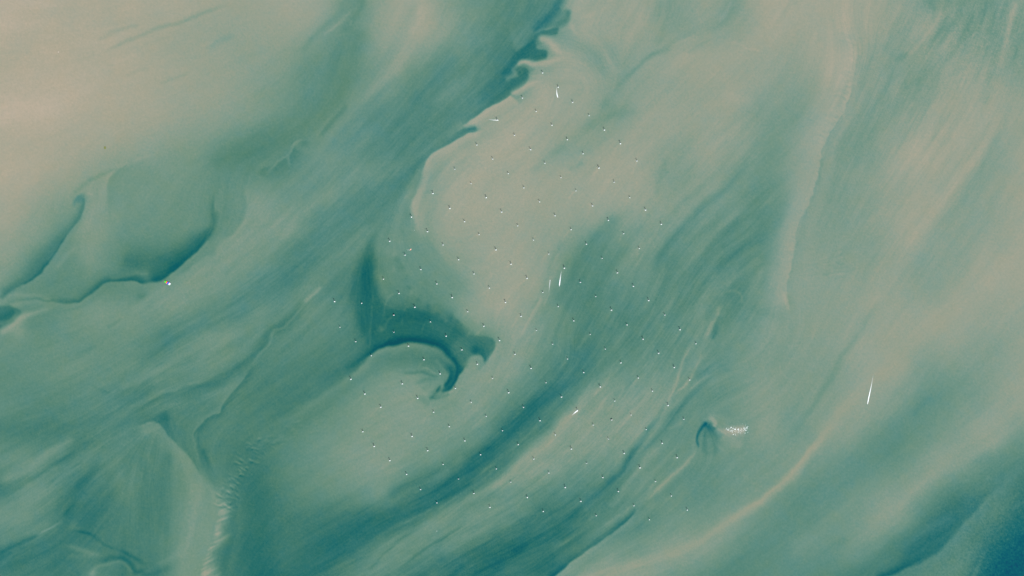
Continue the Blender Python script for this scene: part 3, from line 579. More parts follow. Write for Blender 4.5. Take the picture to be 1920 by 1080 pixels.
# ---- run: current direction, smoothing along it, strokes, streaks, small waviness
def build_field():
    cx = np.arange(X0 - 24, X1 + 48, 24.0); cy = np.arange(Y0 - 24, Y1 + 48, 24.0)
    CX, CY = np.meshgrid(cx, cy)
    c2 = np.zeros_like(CX); s2 = np.zeros_like(CX)
    lines = list(FLOW) + [s[1] for s in STROKES if s[0] == 'S']
    for pts in lines:
        q = dens(pts, 14.0); 
        if len(q) < 2: continue
        t = np.gradient(q[:, :2], axis=0); th = np.arctan2(t[:, 1], t[:, 0])
        for (x, y, _), a in zip(q, th):
            w = 1.0 / ((CX - x) ** 2 + (CY - y) ** 2 + 500.0) ** 1.6
            c2 += w * math.cos(2 * a); s2 += w * math.sin(2 * a)
    n = np.hypot(c2, s2) + 1e-12
    C2 = upsample(c2 / n, 24, 24, gx - cx[0], gy - cy[0]); S2 = upsample(s2 / n, 24, 24, gx - cx[0], gy - cy[0])
    ang = .5 * np.arctan2(S2, C2)
    VX = np.cos(ang).astype(np.float32); VY = np.sin(ang).astype(np.float32)
    GX, GY = np.meshgrid(gx.astype(np.float32), gy.astype(np.float32))
    base = upsample(B, 60, 54, gx, gy).astype(np.float32)
    n1 = rng.standard_normal((NY, NX)).astype(np.float32)
    n2 = gblur(rng.standard_normal((NY, NX)), 2.2).astype(np.float32); n2 /= n2.std()
    n3 = gblur(rng.standard_normal((NY, NX)), 5.0).astype(np.float32); n3 /= n3.std()
    acc = [base.copy(), n1.copy(), n2.copy(), n3.copy()]; ws = [1.0, 1.0, 1.0, 1.0]
    STEP = 2.6
    for sg in (1, -1):
        px, py = GX.copy(), GY.copy(); dx, dy = VX * sg, VY * sg
        for k in range(18):
            px = px + dx * STEP; py = py + dy * STEP
            i = np.clip(np.round((px - X0) / DX), 0, NX - 1).astype(np.int32); j = np.clip(np.round((py - Y0) / DX), 0, NY - 1).astype(np.int32)
            nx_, ny_ = VX[j, i], VY[j, i]
            f = np.sign(nx_ * dx + ny_ * dy); f[f == 0] = 1
            dx, dy = nx_ * f, ny_ * f
            for m, (A, lim) in enumerate(((base, 11), (n1, 7), (n2, 13), (n3, 18))):
                if k < lim:
                    acc[m] += bilin(A, px, py) if m == 0 else A[j, i]; ws[m] += 1.0 / 1.0
    T = (acc[0] / ws[0]).astype(np.float64)
    L1, L2, L3 = [a / a.std() for a in acc[1:]]
    H = np.full_like(T, -.15)
    H -= .4 * np.exp(-((GX - 330) / 420.0) ** 2 - ((GY - 760) / 420.0) ** 2)
    H += .05 * np.clip((GX - 1100) / 500.0, 0, 1)
    # broad natural tints
    H += .25 * np.exp(-(((GX - 640) * .7 + (GY - 420) * .75) / 120.0) ** 2)      # bluish mid channel
    H += -.45 * np.exp(-((GX - 0) / 330.0) ** 2 - ((GY - 170) / 260.0) ** 2)      # warm sand flats
    for s in STROKES:
        kind = s[0]
        if kind in 'SD':
            pts = s[1]; q = dens(pts); par = q[:, 2]; n_ = len(pts)
            ip = np.arange(n_)
            lst = lambda v: np.interp(par, ip, v) if isinstance(v, (list, tuple)) else np.full(len(par), float(v))
            if kind == 'S':
                _, _, vL, wL, vR, wR, e, a, tp, h = s
                vL, wL, vR, wR, e = map(lst, (vL, wL, vR, wR, e))
            else:
                _, _, dv, w, tp, h = s
                vL = vR = lst(dv); wL = wR = lst(w); e = np.full(len(par), 1.0); a = 1.0
            tg = np.gradient(q[:, :2], axis=0) if len(q) > 1 else np.array([[1., 0.]])
            tg /= np.hypot(tg[:, 0], tg[:, 1])[:, None] + 1e-9
            u = np.linspace(0, 1, len(q)); al = np.ones(len(q))
            if tp[0] > 0: al *= np.clip(u / tp[0], 0, 1)
            if tp[1] > 0: al *= np.clip((1 - u) / tp[1], 0, 1)
            al = al * al * (3 - 2 * al) * a
            Rm = float(max(wL.max(), wR.max())) * 2.1 + 3
            i0 = max(0, int((q[:, 0].min() - Rm - X0) / DX)); i1 = min(NX, int((q[:, 0].max() + Rm - X0) / DX) + 2)
            j0 = max(0, int((q[:, 1].min() - Rm - Y0) / DX)); j1 = min(NY, int((q[:, 1].max() + Rm - Y0) / DX) + 2)
            if i1 <= i0 or j1 <= j0: continue
            best = np.full((j1 - j0, i1 - i0), 1e9); idx = np.full(best.shape, -1, np.int32)
            for m in range(len(q)):
                R = max(wL[m], wR[m]) * 2.1 + 3
                a0 = max(i0, int((q[m, 0] - R - X0) / DX)); a1 = min(i1, int((q[m, 0] + R - X0) / DX) + 2)
                b0 = max(j0, int((q[m, 1] - R - Y0) / DX)); b1 = min(j1, int((q[m, 1] + R - Y0) / DX) + 2)
                if a1 <= a0 or b1 <= b0: continue
                d2 = (gx[a0:a1] - q[m, 0])[None, :] ** 2 + (gy[b0:b1] - q[m, 1])[:, None] ** 2
                sl = (slice(b0 - j0, b1 - j0), slice(a0 - i0, a1 - i0))
                mk = d2 < best[sl]
                best[sl][mk] = d2[mk]; idx[sl][mk] = m
            jj, ii = np.nonzero(idx >= 0); m = idx[jj, ii]
            ddx = gx[ii + i0] - q[m, 0]; ddy = gy[jj + j0] - q[m, 1]
            sd = ddx * tg[m, 1] - ddy * tg[m, 0]
            dist = np.sqrt(best[jj, ii])
            sb = np.clip(.5 + .5 * sd / e[m], 0, 1); sb = sb * sb * (3 - 2 * sb)
            w_ = wL[m] * sb + wR[m] * (1 - sb); v_ = vL[m] * sb + vR[m] * (1 - sb)
            f = np.exp(-(dist / w_) ** 2) * al[m]
            jj += j0; ii += i0
            if kind == 'S': T[jj, ii] += (v_ - T[jj, ii]) * f
            else: T[jj, ii] += v_ * f
            if h: H[jj, ii] += h * f
        elif kind == 'P':
            _, pts, v, soft, a, h = s
            q = dens(pts, 3.0, closed=True)[:, :2]; R = 3 * soft + 3
            i0 = max(0, int((q[:, 0].min() - R - X0) / DX)); i1 = min(NX, int((q[:, 0].max() + R - X0) / DX) + 2)
            j0 = max(0, int((q[:, 1].min() - R - Y0) / DX)); j1 = min(NY, int((q[:, 1].max() + R - Y0) / DX) + 2)
            XX, YY = np.meshgrid(gx[i0:i1], gy[j0:j1]); ins = np.zeros(XX.shape, bool)
            for k in range(len(q)):
                xa, ya = q[k - 1]; xb, yb = q[k]
                if ya == yb: continue
                c = ((ya > YY) != (yb > YY)) & (XX < (xb - xa) * (YY - ya) / (yb - ya) + xa)
                ins ^= c
            f = gblur(ins.astype(float), soft / DX * .8) * a
            T[j0:j1, i0:i1] += (v - T[j0:j1, i0:i1]) * f; H[j0:j1, i0:i1] += h * f
        else:
            _, x, y, rx, ry, an, v, dv, a, h = s
            R = max(rx, ry) * 2.2
            i0 = max(0, int((x - R - X0) / DX)); i1 = min(NX, int((x + R - X0) / DX) + 2)
            j0 = max(0, int((y - R - Y0) / DX)); j1 = min(NY, int((y + R - Y0) / DX) + 2)
            XX, YY = np.meshgrid(gx[i0:i1] - x, gy[j0:j1] - y)
            uu = XX * math.cos(an) + YY * math.sin(an); vv = -XX * math.sin(an) + YY * math.cos(an)
            f = np.exp(-(uu / rx) ** 2 - (vv / ry) ** 2) * a
            if v is not None: T[j0:j1, i0:i1] += (v - T[j0:j1, i0:i1]) * f
            else: T[j0:j1, i0:i1] += dv * f
            H[j0:j1, i0:i1] += h * f
    T -= .14 * np.clip(52 - T, 0, 60)
    T += 3.0 * np.clip((GX - 1480) / 200.0, 0, 1) * np.clip((820 - GY) / 300.0, 0, 1)
    # eddying of the outlines
    wx = smooth_noise(26) * 1.5 + smooth_noise(10) * .6; wy = smooth_noise(26) * 1.5 + smooth_noise(10) * .6
    T = bilin(T, GX + wx, GY + wy); H = bilin(H, GX + wx, GY + wy)
    # streaks: strongest in the eastern stream, the channel and dark water
    amp = .5 + 1.6 * np.exp(-(((GX - 1130) * .75 + (GY - 780) * .66) / 240.0) ** 2) + 1.1 * np.exp(-(((GX - 640) * .7 + (GY - 420) * .75) / 150.0) ** 2)
    amp += .15 * np.clip((GX - 1600) / 200.0, 0, 1)
    amp *= 1 - .7 * np.exp(-((GX - 1500) / 110.0) ** 2 - ((GY - 400) / 330.0) ** 2)
    amp *= .8 + .4 * np.clip((70 - T) / 50, 0, 1)
    T += amp * (1.45 * L1 + 1.2 * L2 + .7 * L3)
    grain = rng.standard_normal((NY, NX))
    T += (.7 + 1.6 * np.exp(-((GX - 1920) / 160.0) ** 2 - ((GY - 1060) / 150.0) ** 2) + .9 * np.exp(-((GX - 1840) / 120.0) ** 2 - ((GY - 60) / 90.0) ** 2)) * gblur(grain, .55) * 3.6
    T += smooth_noise(40) * .7 + smooth_noise(90) * .6
    H += smooth_noise(9) * .10 + smooth_noise(22) * .12 + smooth_noise(60) * .10
    return T, np.clip(H, -1.2, 1.4), ang

# sRGB look of the water from clear (0) to full of sediment (100): warmer/greener and bluer versions
RAMP_T = [0, 10, 20, 30, 40, 50, 60, 70, 80, 90, 100]
RAMP_W = [(2, 84, 91), (20, 98, 96), (44, 110, 100), (66, 120, 105), (86, 131, 111), (102, 140, 119), (119, 148, 127), (139, 155, 135), (157, 160, 140), (174, 167, 146), (190, 176, 156)]
RAMP_B = [(0, 82, 106), (8, 96, 109), (28, 108, 113), (50, 118, 119), (70, 129, 126), (88, 139, 134), (106, 148, 140), (126, 156, 146), (145, 162, 149), (163, 167, 152), (180, 174, 160)]
#FIELD-END

# ------------------------------------------------------------------ helpers
LIGHT = (1.820, 1.867, 1.988)       # display value of a white level surface under this sky, sun and exposure
GLOSS = (.0034, .0035, .0038)       # sky light mirrored by the water surface
def lin(c):
    c = c / 255.0
    return c / 12.92 if c <= 0.04045 else ((c + 0.055) / 1.055) ** 2.4

def mat(name, col, rough=.6, spec=.3):
    m = bpy.data.materials.new(name); m.use_nodes = True
    nt = m.node_tree; b = nt.nodes["Principled BSDF"]
    b.inputs["Roughness"].default_value = rough; b.inputs["Specular IOR Level"].default_value = spec
    tc = nt.nodes.new("ShaderNodeTexCoord"); nz = nt.nodes.new("ShaderNodeTexNoise"); nz.inputs["Scale"].default_value = .35
    nz.inputs["Detail"].default_value = 4
    mx = nt.nodes.new("ShaderNodeMix"); mx.data_type = 'RGBA'
    mx.inputs[6].default_value = (*[c * .86 for c in col], 1); mx.inputs[7].default_value = (*[min(1, c * 1.06) for c in col], 1)
    nt.links.new(tc.outputs["Object"], nz.inputs["Vector"]); nt.links.new(nz.outputs["Fac"], mx.inputs[0]); nt.links.new(mx.outputs[2], b.inputs["Base Color"])
    return m

def make(name, bm, material, parent=None, loc=None):
    me = bpy.data.meshes.new(name); bm.to_mesh(me); bm.free()
    if material is not None: me.materials.append(material)
    o = bpy.data.objects.new(name, me); COL.objects.link(o)
    if parent is not None: o.parent = parent
    if loc is not None: o.location = loc
    return o

def root(name, label, cat, loc, rz=0.0, group=None):
    o = bpy.data.objects.new(name, None); COL.objects.link(o)
    o.empty_display_size = 20; o.location = loc; o.rotation_euler = (0, 0, rz)
    o["label"] = label; o["category"] = cat
    if group: o["group"] = group
    return o

def lathe(bm, prof, n=20, M=None):
    """revolve (radius, height) pairs about z"""
    rings = []
    for r, z in prof:
        rings.append([bm.verts.new((r * math.cos(2 * math.pi * k / n), r * math.sin(2 * math.pi * k / n), z)) for k in range(n)])
    for a, b in zip(rings, rings[1:]):
        for k in range(n):
            bm.faces.new((a[k], a[(k + 1) % n], b[(k + 1) % n], b[k]))
    bm.faces.new(rings[0][::-1]); bm.faces.new(rings[-1])
    if M is not None: bmesh.ops.transform(bm, matrix=M, verts=[v for r in rings for v in r])

def box(bm, cx, cy, cz, sx, sy, sz, bevel=0.0, M=None):
    g = bmesh.ops.create_cube(bm, size=1.0, matrix=Matrix.Translation((cx, cy, cz)) @ Matrix.Diagonal((sx, sy, sz, 1)))
    vs = g["verts"]
    if bevel > 0:
        es = list({e for v in vs for e in v.link_edges})
        r = bmesh.ops.bevel(bm, geom=es, offset=bevel, segments=2, profile=.5, affect='EDGES', clamp_overlap=True)
        vs = list({v for f in r["faces"] for v in f.verts} | {v for v in vs if v.is_valid})
    if M is not None: bmesh.ops.transform(bm, matrix=M, verts=[v for v in vs if v.is_valid])

def tube(bm, a, b, r, n=8):
    a = Vector(a); b = Vector(b); d = b - a
    q = d.to_track_quat('Z', 'Y').to_matrix().to_4x4()
    lathe(bm, [(r, 0), (r, d.length)], n, Matrix.Translation(a) @ q)

# ------------------------------------------------------------------ the sea
T_, H_, ANG = build_field()
px_out = np.array([70, 160, 320, 700, 1500, 3500, 8000, 20000.])
xs = np.concatenate([X0 - px_out[::-1], gx, X1 + px_out]); ys = np.concatenate([Y0 - px_out[::-1], gy, Y1 + px_out])
pad = len(px_out)
Tp = np.pad(T_, pad, mode='edge'); Hp = np.pad(H_, pad, mode='edge')
fade = np.ones(len(xs)); fx = np.clip(np.maximum(X0 - xs, xs - X1) / 700.0, 0, 1); fy = np.clip(np.maximum(Y0 - ys, ys - Y1) / 700.0, 0, 1)
k_ = np.maximum(fx[None, :], fy[:, None]); Tp = Tp * (1 - k_) + 55 * k_; Hp = Hp * (1 - k_)
GXs, GYs = np.meshgrid(xs, ys)
co = np.empty((GXs.size, 3), np.float32)
co[:, 0] = ((GXs - 960) * PXM).ravel(); co[:, 1] = ((540 - GYs) * PXM).ravel(); co[:, 2] = 0
nx, ny = len(xs), len(ys)
ii = (np.arange(ny - 1)[:, None] * nx + np.arange(nx - 1)[None, :]).ravel()
quads = np.stack([ii, ii + nx, ii + nx + 1, ii + 1], 1).astype(np.int32)
me = bpy.data.meshes.new("water")
me.vertices.add(len(co)); me.vertices.foreach_set("co", co.ravel())
me.loops.add(quads.size); me.loops.foreach_set("vertex_index", quads.ravel())
me.polygons.add(len(quads)); me.polygons.foreach_set("loop_start", np.arange(0, quads.size, 4, dtype=np.int32))
at = me.attributes.new("sediment", 'FLOAT', 'POINT'); at.data.foreach_set("value", (Tp / 100.0).astype(np.float32).ravel())
at = me.attributes.new("tint", 'FLOAT', 'POINT'); at.data.foreach_set("value", np.clip(.5 + .5 * Hp, 0, 1).astype(np.float32).ravel())
me.update(calc_edges=True)
water = bpy.data.objects.new("water", me); COL.objects.link(water); water["kind"] = "structure"

m = bpy.data.materials.new("turbid_sea_water"); m.use_nodes = True
nt = m.node_tree; bs = nt.nodes["Principled BSDF"]
bs.inputs["Roughness"].default_value = .55; bs.inputs["Specular IOR Level"].default_value = .03
a1 = nt.nodes.new("ShaderNodeAttribute"); a1.attribute_name = "sediment"
a2 = nt.nodes.new("ShaderNodeAttribute"); a2.attribute_name = "tint"
geo = nt.nodes.new("ShaderNodeNewGeometry")
nz = nt.nodes.new("ShaderNodeTexNoise"); nz.inputs["Scale"].default_value = 1 / 70.0; nz.inputs["Detail"].default_value = 3
nt.links.new(geo.outputs["Position"], nz.inputs["Vector"])
ma = nt.nodes.new("ShaderNodeMath"); ma.operation = 'MULTIPLY_ADD'
nt.links.new(nz.outputs["Fac"], ma.inputs[0]); ma.inputs[1].default_value = .09; ma.inputs[2].default_value = -.045
ad = nt.nodes.new("ShaderNodeMath"); ad.operation = 'ADD'
nt.links.new(a1.outputs["Fac"], ad.inputs[0]); nt.links.new(ma.outputs[0], ad.inputs[1])
def water_ramp(R):
    r = nt.nodes.new("ShaderNodeValToRGB"); cr = r.color_ramp
    while len(cr.elements) < len(R): cr.elements.new(.5)
    for e, t, c in zip(cr.elements, RAMP_T, R): e.position = t / 100.0
    for e, t, c in zip(cr.elements, RAMP_T, R): e.color = (*[max(.0005, (lin(v) - g) / k) for v, k, g in zip(c, LIGHT, GLOSS)], 1)
    nt.links.new(ad.outputs[0], r.inputs[0]); return r
rw, rb = water_ramp(RAMP_W), water_ramp(RAMP_B)
mx = nt.nodes.new("ShaderNodeMix"); mx.data_type = 'RGBA'
nt.links.new(a2.outputs["Fac"], mx.inputs[0]); nt.links.new(rw.outputs[0], mx.inputs[6]); nt.links.new(rb.outputs[0], mx.inputs[7])
nt.links.new(mx.outputs[2], bs.inputs["Base Color"])
me.materials.append(m)

# ------------------------------------------------------------------ wind turbines
M_TOWER = mat("pale_grey_paint", (.72, .75, .73)); M_BLADE = mat("white_blade_paint", (.76, .78, .77))
M_DECK = mat("pale_steel_grating", (.60, .66, .62)); M_FOAM = mat("sea_foam", (.52, .58, .55), .9, .1)
M_YEL = mat("faded_yellow_paint", (.50, .42, .12))


# diagonal rows (upper left to lower right), counted from the topmost
AX = np.array([29.4, 26.6]); AX /= np.hypot(*AX); NV = np.array([-AX[1], AX[0]])
proj = [(float(np.dot(NV, p)), float(np.dot(AX, p)), p) for p in TURB]
proj.sort()
rows, last = [], None
for q in proj:
    if last is None or q[0] - last > 9: rows.append([])
    rows[-1].append(q); last = q[0]
rows = [sorted(r, key=lambda q: q[1]) for r in rows]
rows = [r for r in rows if len(r) > 1] + [r for r in rows if len(r) == 1]      # the lone western one last

WORDS = ["", "first", "second", "third", "fourth", "fifth", "sixth", "seventh", "eighth", "ninth", "tenth", "eleventh", "twelfth", "thirteenth", "fourteenth", "fifteenth", "sixteenth", "seventeenth", "eighteenth", "nineteenth", "twentieth"]
def water_word(px, py):
    t = float(bilin(T_, np.array([px + 6.0]), np.array([py + 5.0]))[0])
    return "pale sandy" if t > 74 else "grey-green" if t > 58 else "teal" if t > 38 else "dark teal"

def build_turbine(loc, label):
    """one offshore turbine about 150 m to the blade tip"""
    t = root("wind_turbine", label, "wind turbine", loc, 0.0, "wind turbines standing in diagonal rows in the sea")
    b = bmesh.new(); lathe(b, [(6.5, -6), (6.5, 17), (6.0, 17.2), (5.2, 55), (4.2, 92), (2.5, 94)], 16); make("tower", b, M_TOWER, t)
    b = bmesh.new(); lathe(b, [(8, 12.0), (16.5, 15.5), (16.5, 17.6), (7, 17.7)], 20)
    for k in range(10):
        a = 2 * math.pi * k / 10; tube(b, (16 * math.cos(a), 16 * math.sin(a), 17.5), (16 * math.cos(a), 16 * math.sin(a), 20.5), .5, 6)
    box(b, 10.5, -8, 19.5, 6, 5, 4, .4); make("platform", b, M_DECK, t)
    b = bmesh.new(); box(b, 0, 4, 96.5, 9, 24, 9.5, 2.0); box(b, 0, 10, 102, 6, 6, 2.2, .5); make("nacelle", b, M_TOWER, t)
    b = bmesh.new()
    lathe(b, [(4.2, 0), (4.4, 3), (3.4, 6.5), (1.2, 8.6)], 14, Matrix.Translation((0, -8, 96.5)) @ Matrix.Rotation(math.radians(90), 4, 'X'))
    secs = [(3.0, 2.4, 1.8, 0), (9, 4.0, 2.0, .35), (18, 7.2, 1.6, .28), (32, 5.6, 1.2, .18), (46, 3.8, .8, .1), (57, 1.6, .4, .04)]
    for k in range(3):
        R = Matrix.Translation((0, -12, 96.5)) @ Matrix.Rotation(2 * math.pi * k / 3, 4, 'Y')
        prev = None
        for z, ch, th, tw in secs:
            ring = []
            for u, v in ((-.5, 0), (-.2, .5), (.25, .35), (.5, 0), (.25, -.25), (-.2, -.4)):
                x, y = u * ch + ch * .1, v * th
                p = Vector((x * math.cos(tw) - y * math.sin(tw), x * math.sin(tw) + y * math.cos(tw), z)); ring.append(b.verts.new(R @ p))
            if prev:
                for j in range(6): b.faces.new((prev[j], prev[(j + 1) % 6], ring[(j + 1) % 6], ring[j]))
            else: b.faces.new(ring[::-1])
            prev = ring
        b.faces.new(prev)
    rt = make("rotor", b, M_BLADE, t); 
    return t

def copy_tree(src, loc, label):
    r = src.copy(); COL.objects.link(r); r.location = loc; r["label"] = label
    for ch in src.children:
        c = ch.copy(); COL.objects.link(c); c.parent = r
    return r

tr = random.Random(11)
proto = None
for ri, row in enumerate(rows):
    for k, (_, _, p) in enumerate(row):
        n, mm = k + 1, len(row) - k
        end, cnt = ("upper-left", n) if n <= mm else ("lower-right", mm)
        rw_ = WORDS[ri + 1] if ri < len(WORDS) - 1 else "last"
        if len(row) == 1: lab = "lone white wind turbine farthest west, off the rows on grey-green water"
        elif mm == 1 and n > 1: lab = f"white wind turbine on {water_word(*p)} water, ending the {rw_} diagonal row at lower right"
        elif n == 1: lab = f"white wind turbine on {water_word(*p)} water, starting the {rw_} diagonal row at upper left"
        else: lab = f"white wind turbine on {water_word(*p)} water, {WORDS[cnt]} from {end} end of {rw_} diagonal row"
        loc = ground(p[0], p[1] + .6)
        if proto is None: proto = o = build_turbine(loc, lab)
        else: o = copy_tree(proto, loc, lab)
        o.rotation_euler = (0, 0, math.radians(-28 + tr.uniform(-16, 16)))
        o.scale = (tr.uniform(.74, 1.12),) * 3
        yaw = tr.uniform(0, 2 * math.pi / 3)
        for ch in o.children:
            if ch.name.startswith("rotor"):          # each rotor stopped at its own angle
                c0 = Vector((0, -12, 96.5)); Rm_ = Matrix.Translation(c0) @ Matrix.Rotation(yaw, 4, 'Y') @ Matrix.Translation(-c0)
                ch.matrix_basis = Rm_
print("rows", [len(r) for r in rows], "turbines", len(TURB))

# ------------------------------------------------------------------ substations
M_SUB = mat("dark_grey_steel", (.10, .11, .11)); M_SUBL = mat("light_roof_plate", (.66, .68, .66)); M_JACK = mat("yellow_jacket_steel", (.45, .36, .08))
def substation(px, py, label, rz):
    t = root("offshore_substation", label, "substation", ground(px, py), rz, "offshore substations between the turbines")
    b = bmesh.new()
    for sx in (-1, 1):
        for sy in (-1, 1):
            tube(b, (sx * 17, sy * 13, -8), (sx * 13, sy * 10, 20), 2.2)
        tube(b, (sx * 16.5, -12.6, 0), (sx * 13.5, 10.3, 18), 1.0); tube(b, (sx * 16.5, 12.6, 0), (sx * 13.5, -10.3, 18), 1.0)
    for sy in (-1, 1):
        tube(b, (-16.5, sy * 12.6, 0), (13.5, sy * 10.3, 18), 1.0); tube(b, (16.5, sy * 12.6, 0), (-13.5, sy * 10.3, 18), 1.0)
    make("jacket", b, M_JACK, t)
    b = bmesh.new(); box(b, 0, 0, 31, 40, 30, 20, .6); box(b, 0, 0, 21.6, 44, 34, 1.6, .2); make("topside", b, M_SUB, t)
    b = bmesh.new(); box(b, 4, -9, 42.5, 34, 16, 2.4, .3); box(b, -8, -14, 44.6, 8, 5, 3, .3); make("roof", b, M_SUBL, t)
    b = bmesh.new(); tube(b, (14, 9, 41), (14, 9, 52), 1.4); tube(b, (14, 9, 51), (-8, 13, 56), .9); make("crane", b, M_JACK, t)
substation(1146.7, 787.0, "squat dark offshore substation between two turbine rows on pale sandy water in the south-east", .3)
substation(738.3, 590.6, "squat dark offshore substation with black shadow on the dark teal eddy", .1)

# ------------------------------------------------------------------ boats
M_HULL = mat("white_boat_hull", (.80, .81, .80)); M_GLASS = mat("dark_wheelhouse_glass", (.02, .03, .04), .1, .5)
M_PINK = mat("pinkish_grey_hull", (.62, .48, .44)); M_ORANGE = mat("orange_paint", (.72, .22, .10)); M_DECKG = mat("grey_deck", (.35, .37, .37))
def hull(bm, L, W, Hh, flare=.82, z0=-1.0):
    """boat hull pointing to +y"""
    st = [(-.5, .80), (-.3, .95), (0, 1.0), (.22, .9), (.38, .6), (.5, .06)]
    rings = []
    for u, w in st:
        y = u * L; hw = w * W / 2; sheer = Hh * (1 + .25 * max(0, u) * 2)
        rings.append([bm.verts.new(p) for p in ((-hw, y, sheer), (-hw * flare, y, z0), (hw * flare, y, z0), (hw, y, sheer))])
    for a, c in zip(rings, rings[1:]):
        for k in range(4): bm.faces.new((a[k], a[(k + 1) % 4], c[(k + 1) % 4], c[k]))
    bm.faces.new(rings[0][::-1]); bm.faces.new(rings[-1])

M_WAKE = bpy.data.materials.new("wake_foam"); M_WAKE.use_nodes = True
wt = M_WAKE.node_tree; wb = wt.nodes["Principled BSDF"]; wb.inputs["Base Color"].default_value = (.82, .85, .83, 1); wb.inputs["Roughness"].default_value = .9
wb.inputs["Specular IOR Level"].default_value = .1
wa = wt.nodes.new("ShaderNodeAttribute"); wa.attribute_name = "foam_cover"
wnz = wt.nodes.new("ShaderNodeTexNoise"); wnz.inputs["Scale"].default_value = .12; wnz.inputs["Detail"].default_value = 3
wg = wt.nodes.new("ShaderNodeNewGeometry"); wt.links.new(wg.outputs["Position"], wnz.inputs["Vector"])
wm = wt.nodes.new("ShaderNodeMath"); wm.operation = 'MULTIPLY_ADD'; wt.links.new(wnz.outputs["Fac"], wm.inputs[0]); wm.inputs[1].default_value = .5; wm.inputs[2].default_value = -.25
wad = wt.nodes.new("ShaderNodeMath"); wad.operation = 'MULTIPLY_ADD'; wad.use_clamp = True
wt.links.new(wm.outputs[0], wad.inputs[0]); wt.links.new(wa.outputs["Fac"], wad.inputs[1]); wt.links.new(wa.outputs["Fac"], wad.inputs[2])
wt.links.new(wad.outputs[0], wb.inputs["Alpha"])

def wake(path, widths, cover, parent, z=.5):
    """a tapering strip of churned foam along path (world metres)"""
    P_ = [Vector((p[0], p[1], 0)) for p in path]
    verts, faces, cov = [], [], []
    for i, p in enumerate(P_):
        d = (P_[min(i + 1, len(P_) - 1)] - P_[max(i - 1, 0)]).normalized(); n_ = Vector((-d.y, d.x, 0))
        for s_, c_ in ((-1, 0.0), (-.55, .9), (0, 1.0), (.55, .9), (1, 0.0)):
            q = p + n_ * s_ * widths[i] * .5; verts.append((q.x, q.y, z + .8 * (1 - abs(s_)))); cov.append(cover[i] * c_)
    for i in range(len(P_) - 1):
        for k in range(4):
            a = i * 5 + k; faces.append((a, a + 1, a + 6, a + 5))
    me_ = bpy.data.meshes.new("wake"); inv = parent.matrix_basis.inverted()
    me_.from_pydata([tuple(inv @ Vector(v)) for v in verts], [], faces)
    at_ = me_.attributes.new("foam_cover", 'FLOAT', 'POINT'); at_.data.foreach_set("value", cov)
    me_.materials.append(M_WAKE)
    o_ = bpy.data.objects.new("wake", me_); COL.objects.link(o_); o_.parent = parent
    return o_

def boat(path, label, L=34, W=14, wmax=36, wk=1.0, house=True, group="small boats crossing the wind farm", color=None, cat="boat", tailw=20):
    """path: photograph pixels from the bow back along the wake"""
    pts = [ground(*p) for p in path]
    d = pts[0] - pts[1]; hd = math.atan2(-d.x, d.y)
    t = root("work_boat", label, cat, pts[0] - d.normalized() * L * .5, hd, group)
    b = bmesh.new(); hull(b, L, W, 3.2); make("hull", b, color or M_HULL, t)
    b = bmesh.new(); box(b, 0, L * .06, 4.6, W * .62, L * .32, 4.2, .5); box(b, 0, L * .08, 7.6, W * .4, L * .16, 1.8, .3); make("wheelhouse", b, M_HULL, t)
    b = bmesh.new(); box(b, 0, L * .205, 5.2, W * .52, L * .03, 1.6, .1); make("windscreen", b, M_GLASS, t)
    b = bmesh.new(); tube(b, (0, L * .05, 8), (0, L * .05, 14), .35); make("mast", b, M_DECKG, t)
    if len(path) > 1 and wk > 0:
        bpy.context.view_layer.update()
        q = dens([(p.x, p.y) for p in pts], 12.0); n_ = len(q); u = np.linspace(0, 1, n_)
        wd = wmax * (.55 + .45 * np.clip(u / .12, 0, 1)) * (1 - u) + tailw * u
        cv = wk * np.clip((1 - u) * 1.45, 0, 1) ** 1.3
        wake([(a, c) for a, c, _ in q], list(wd), list(cv), t)
    return t

boat([(1046.2, 183.2), (1044.6, 178), (1043.8, 171), (1043.2, 162)], "small white boat trailing a short curved wake beside the second turbine from the top", wmax=30)
boat([(1048.7, 536.5), (1050.0, 526), (1051.4, 516), (1052.9, 505)], "white boat with a long bright straight wake at the centre of the wind farm", wmax=31, wk=1.1)
boat([(1031.6, 524.5), (1030.8, 532), (1029.9, 541), (1028.8, 550)], "small boat with a thin faint wake, west of the bright central wake", L=24, W=9, wmax=20, wk=.55)
boat([(1626.6, 757.6), (1629.5, 743), (1632.8, 728), (1635.5, 714), (1638, 700)], "white boat with a long straight wake alone on the eastern sandy water", wmax=30, wk=1.1, group="small boats crossing open water")
boat([(1083.2, 769.9), (1079.3, 772.6), (1074.6, 776.6), (1071.5, 780)], "bright white boat nosed up to a turbine in the south-east of the farm", L=48, W=20, wmax=42, wk=.85)
boat([(934.8, 225.3), (929, 225.2), (922, 224.8), (914, 223.6)], "white boat with a thin westward wake touching the top-left turbine", L=36, W=14, wmax=22, wk=.75)
boat([(771.2, 466.2), (769.0, 468.8), (765, 468.4), (761, 467.6)], "orange and white boat just north-east of a turbine on the grey-green western edge", L=52, W=26, wmax=20, wk=.35, color=M_ORANGE)
boat([(110.6, 97.2), (108.9, 97.6)], "tiny pinkish white boat alone on the north-western sand flats", L=36, W=10, wk=0, group="small boats crossing open water", color=M_PINK)
boat([(819.4, 995.2), (818.8, 996.6)], "tiny pale boat alone south of the wind farm on dull green water", L=18, W=10, wk=0, group="small boats crossing open water")
boat([(777, 431.4), (775.6, 432.2)], "tiny faint boat with no wake at the pale tongue's western edge", L=16, W=8, wk=0)

